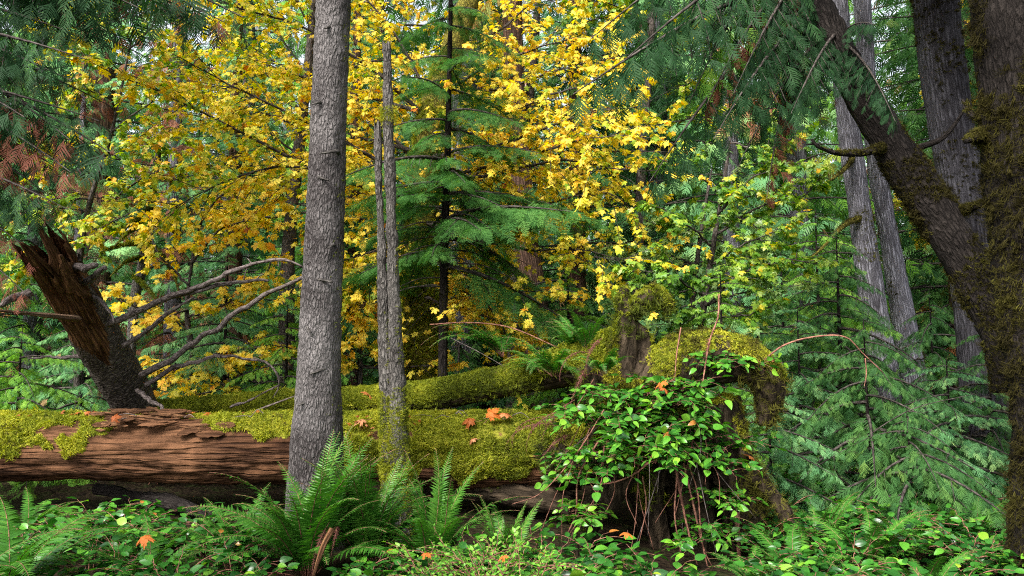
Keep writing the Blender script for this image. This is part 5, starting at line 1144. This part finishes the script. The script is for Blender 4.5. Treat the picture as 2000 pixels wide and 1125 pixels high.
for i, a in enumerate([(722, 772, 7.75, .15, 'orange maple leaf caught on the thinner mossy log', None, .6), (712, 820, 6.93, .13, 'pinkish maple leaf on the fallen log beside the grey trunk', None, 1.0),
                       (955, 815, 6.85, .17, 'upright orange leaf topmost in the small pile on the mossy log', None, .55), (985, 812, 6.85, .15, 'tan maple leaf at the stump end of the small leaf pile', None, .9), (925, 822, 6.85, .15, 'rusty maple leaf lying flat in the small leaf pile', None, .2),
                       (1300, 745, 5.7, .13, 'orange leaf held among the stump salal leaves', None, .5), (1290, 758, 5.66, .10, 'dark orange leaf just below another in the stump salal', None, .25), (1225, 1040, 4.7, .09, 'small orange leaf in the salal at the stump foot', None, .5), (218, 818, 6.9, .11, 'curled brown leaf beside the loose bark slabs', None, .05),
                       (928, 858, 6.8, .10, 'pale tan leaf stuck on the side of the mossy log', None, .95), (285, 1045, 4.9, .12, 'brown orange leaf lying in the dark salal', None, .35), (828, 1080, 4.1, .07, 'small orange leaf among the bright salal', None, .5), (1462, 890, 6.0, .13, 'dry orange leaf hanging near the drooping root', None, .7), (990, 1085, 4.2, .07, 'orange leaf among the small leaved huckleberry', None, .4)]):
    leaf_thing(a[0], a[1], a[2], a[3], a[4], 900 + i, a[5], a[6])
r_ = random.Random(4)
for i in range(24):
    px = r_.uniform(600, 1010); leaf_thing(px, 818 + r_.uniform(-10, 34), 6.9 - r_.uniform(0, .02), r_.uniform(.03, .06), 'small brown leaf scrap lying in the moss of the fallen log', 1950 + i, 'leaf scraps in the log moss', r_.uniform(0, 1))
for i in range(14):
    px = r_.uniform(30, 1010); py = 806 + r_.uniform(0, 14); dx = r_.uniform(-40, 40)
    wand([(px, py, 7.0), (px + dx * .5, py - r_.uniform(1, 8), 6.98), (px + dx, py + r_.uniform(-3, 6), 6.95)], r_.uniform(.002, .005), 'thin fallen twig lying on the log moss', 'twig', 'fallen_twig')['group'] = 'fallen twigs on the log moss'
r_ = random.Random(3)
for i in range(26):
    px = r_.uniform(10, 560); o = leaf_thing(px, 806 + r_.uniform(-2, 6), 7.15, r_.uniform(.04, .07), 'tiny rusty leaf scrap on top of the fallen log', 950 + i, 'leaf scraps on the fallen log', r_.uniform(0, .7))

# ------------------------------------------------------------------ camera, light, sky
cam = bpy.data.cameras.new('camera'); co = bpy.data.objects.new('camera', cam); C.objects.link(co)
cam.lens = 28; cam.sensor_width = 36; cam.clip_end = 2000; co.location = (0, 0, CAMZ); co.rotation_euler = (R(90) + PITCH, 0, 0)
sc = bpy.context.scene; sc.camera = co
SUN_EL, SUN_AZ = 47, 214     # azimuth clockwise from +Y: behind the camera, a little to one side
w = bpy.data.worlds.new('World'); sc.world = w; w.use_nodes = True; nt = w.node_tree; nt.nodes.clear()
sk = nt.nodes.new('ShaderNodeTexSky'); sk.sky_type = 'NISHITA'; sk.sun_disc = False; sk.sun_elevation = R(SUN_EL); sk.sun_rotation = R(SUN_AZ); sk.air_density = 1.0; sk.dust_density = 4; sk.ozone_density = 1
hs = nt.nodes.new('ShaderNodeHueSaturation'); hs.inputs['Saturation'].default_value = .35; hs.inputs['Value'].default_value = 1.2
bg = nt.nodes.new('ShaderNodeBackground'); bg.inputs[1].default_value = .135; ou = nt.nodes.new('ShaderNodeOutputWorld')
nt.links.new(sk.outputs[0], hs.inputs['Color']); nt.links.new(hs.outputs[0], bg.inputs[0]); nt.links.new(bg.outputs[0], ou.inputs[0])
sl = bpy.data.lights.new('sun', 'SUN'); sl.energy = 3.0; sl.angle = R(18); sl.color = (1, .96, .9); so = bpy.data.objects.new('sun', sl); C.objects.link(so)
az, el = R(SUN_AZ), R(SUN_EL); d = Vector((math.sin(az) * math.cos(el), math.cos(az) * math.cos(el), math.sin(el)))
so.rotation_euler = d.to_track_quat('Z', 'Y').to_euler(); so.location = d * 30
sc.view_settings.view_transform = 'Standard'; sc.view_settings.look = 'None'; sc.view_settings.exposure = 1.5; sc.view_settings.gamma = 1
sc.render.filter_size = 1.1
cy = sc.cycles
cy.filter_width = 1.1
cy.max_bounces = 5; cy.diffuse_bounces = 3; cy.glossy_bounces = 2; cy.transmission_bounces = 4; cy.transparent_max_bounces = 4
cy.use_denoising = False; cy.caustics_reflective = False; cy.caustics_refractive = False
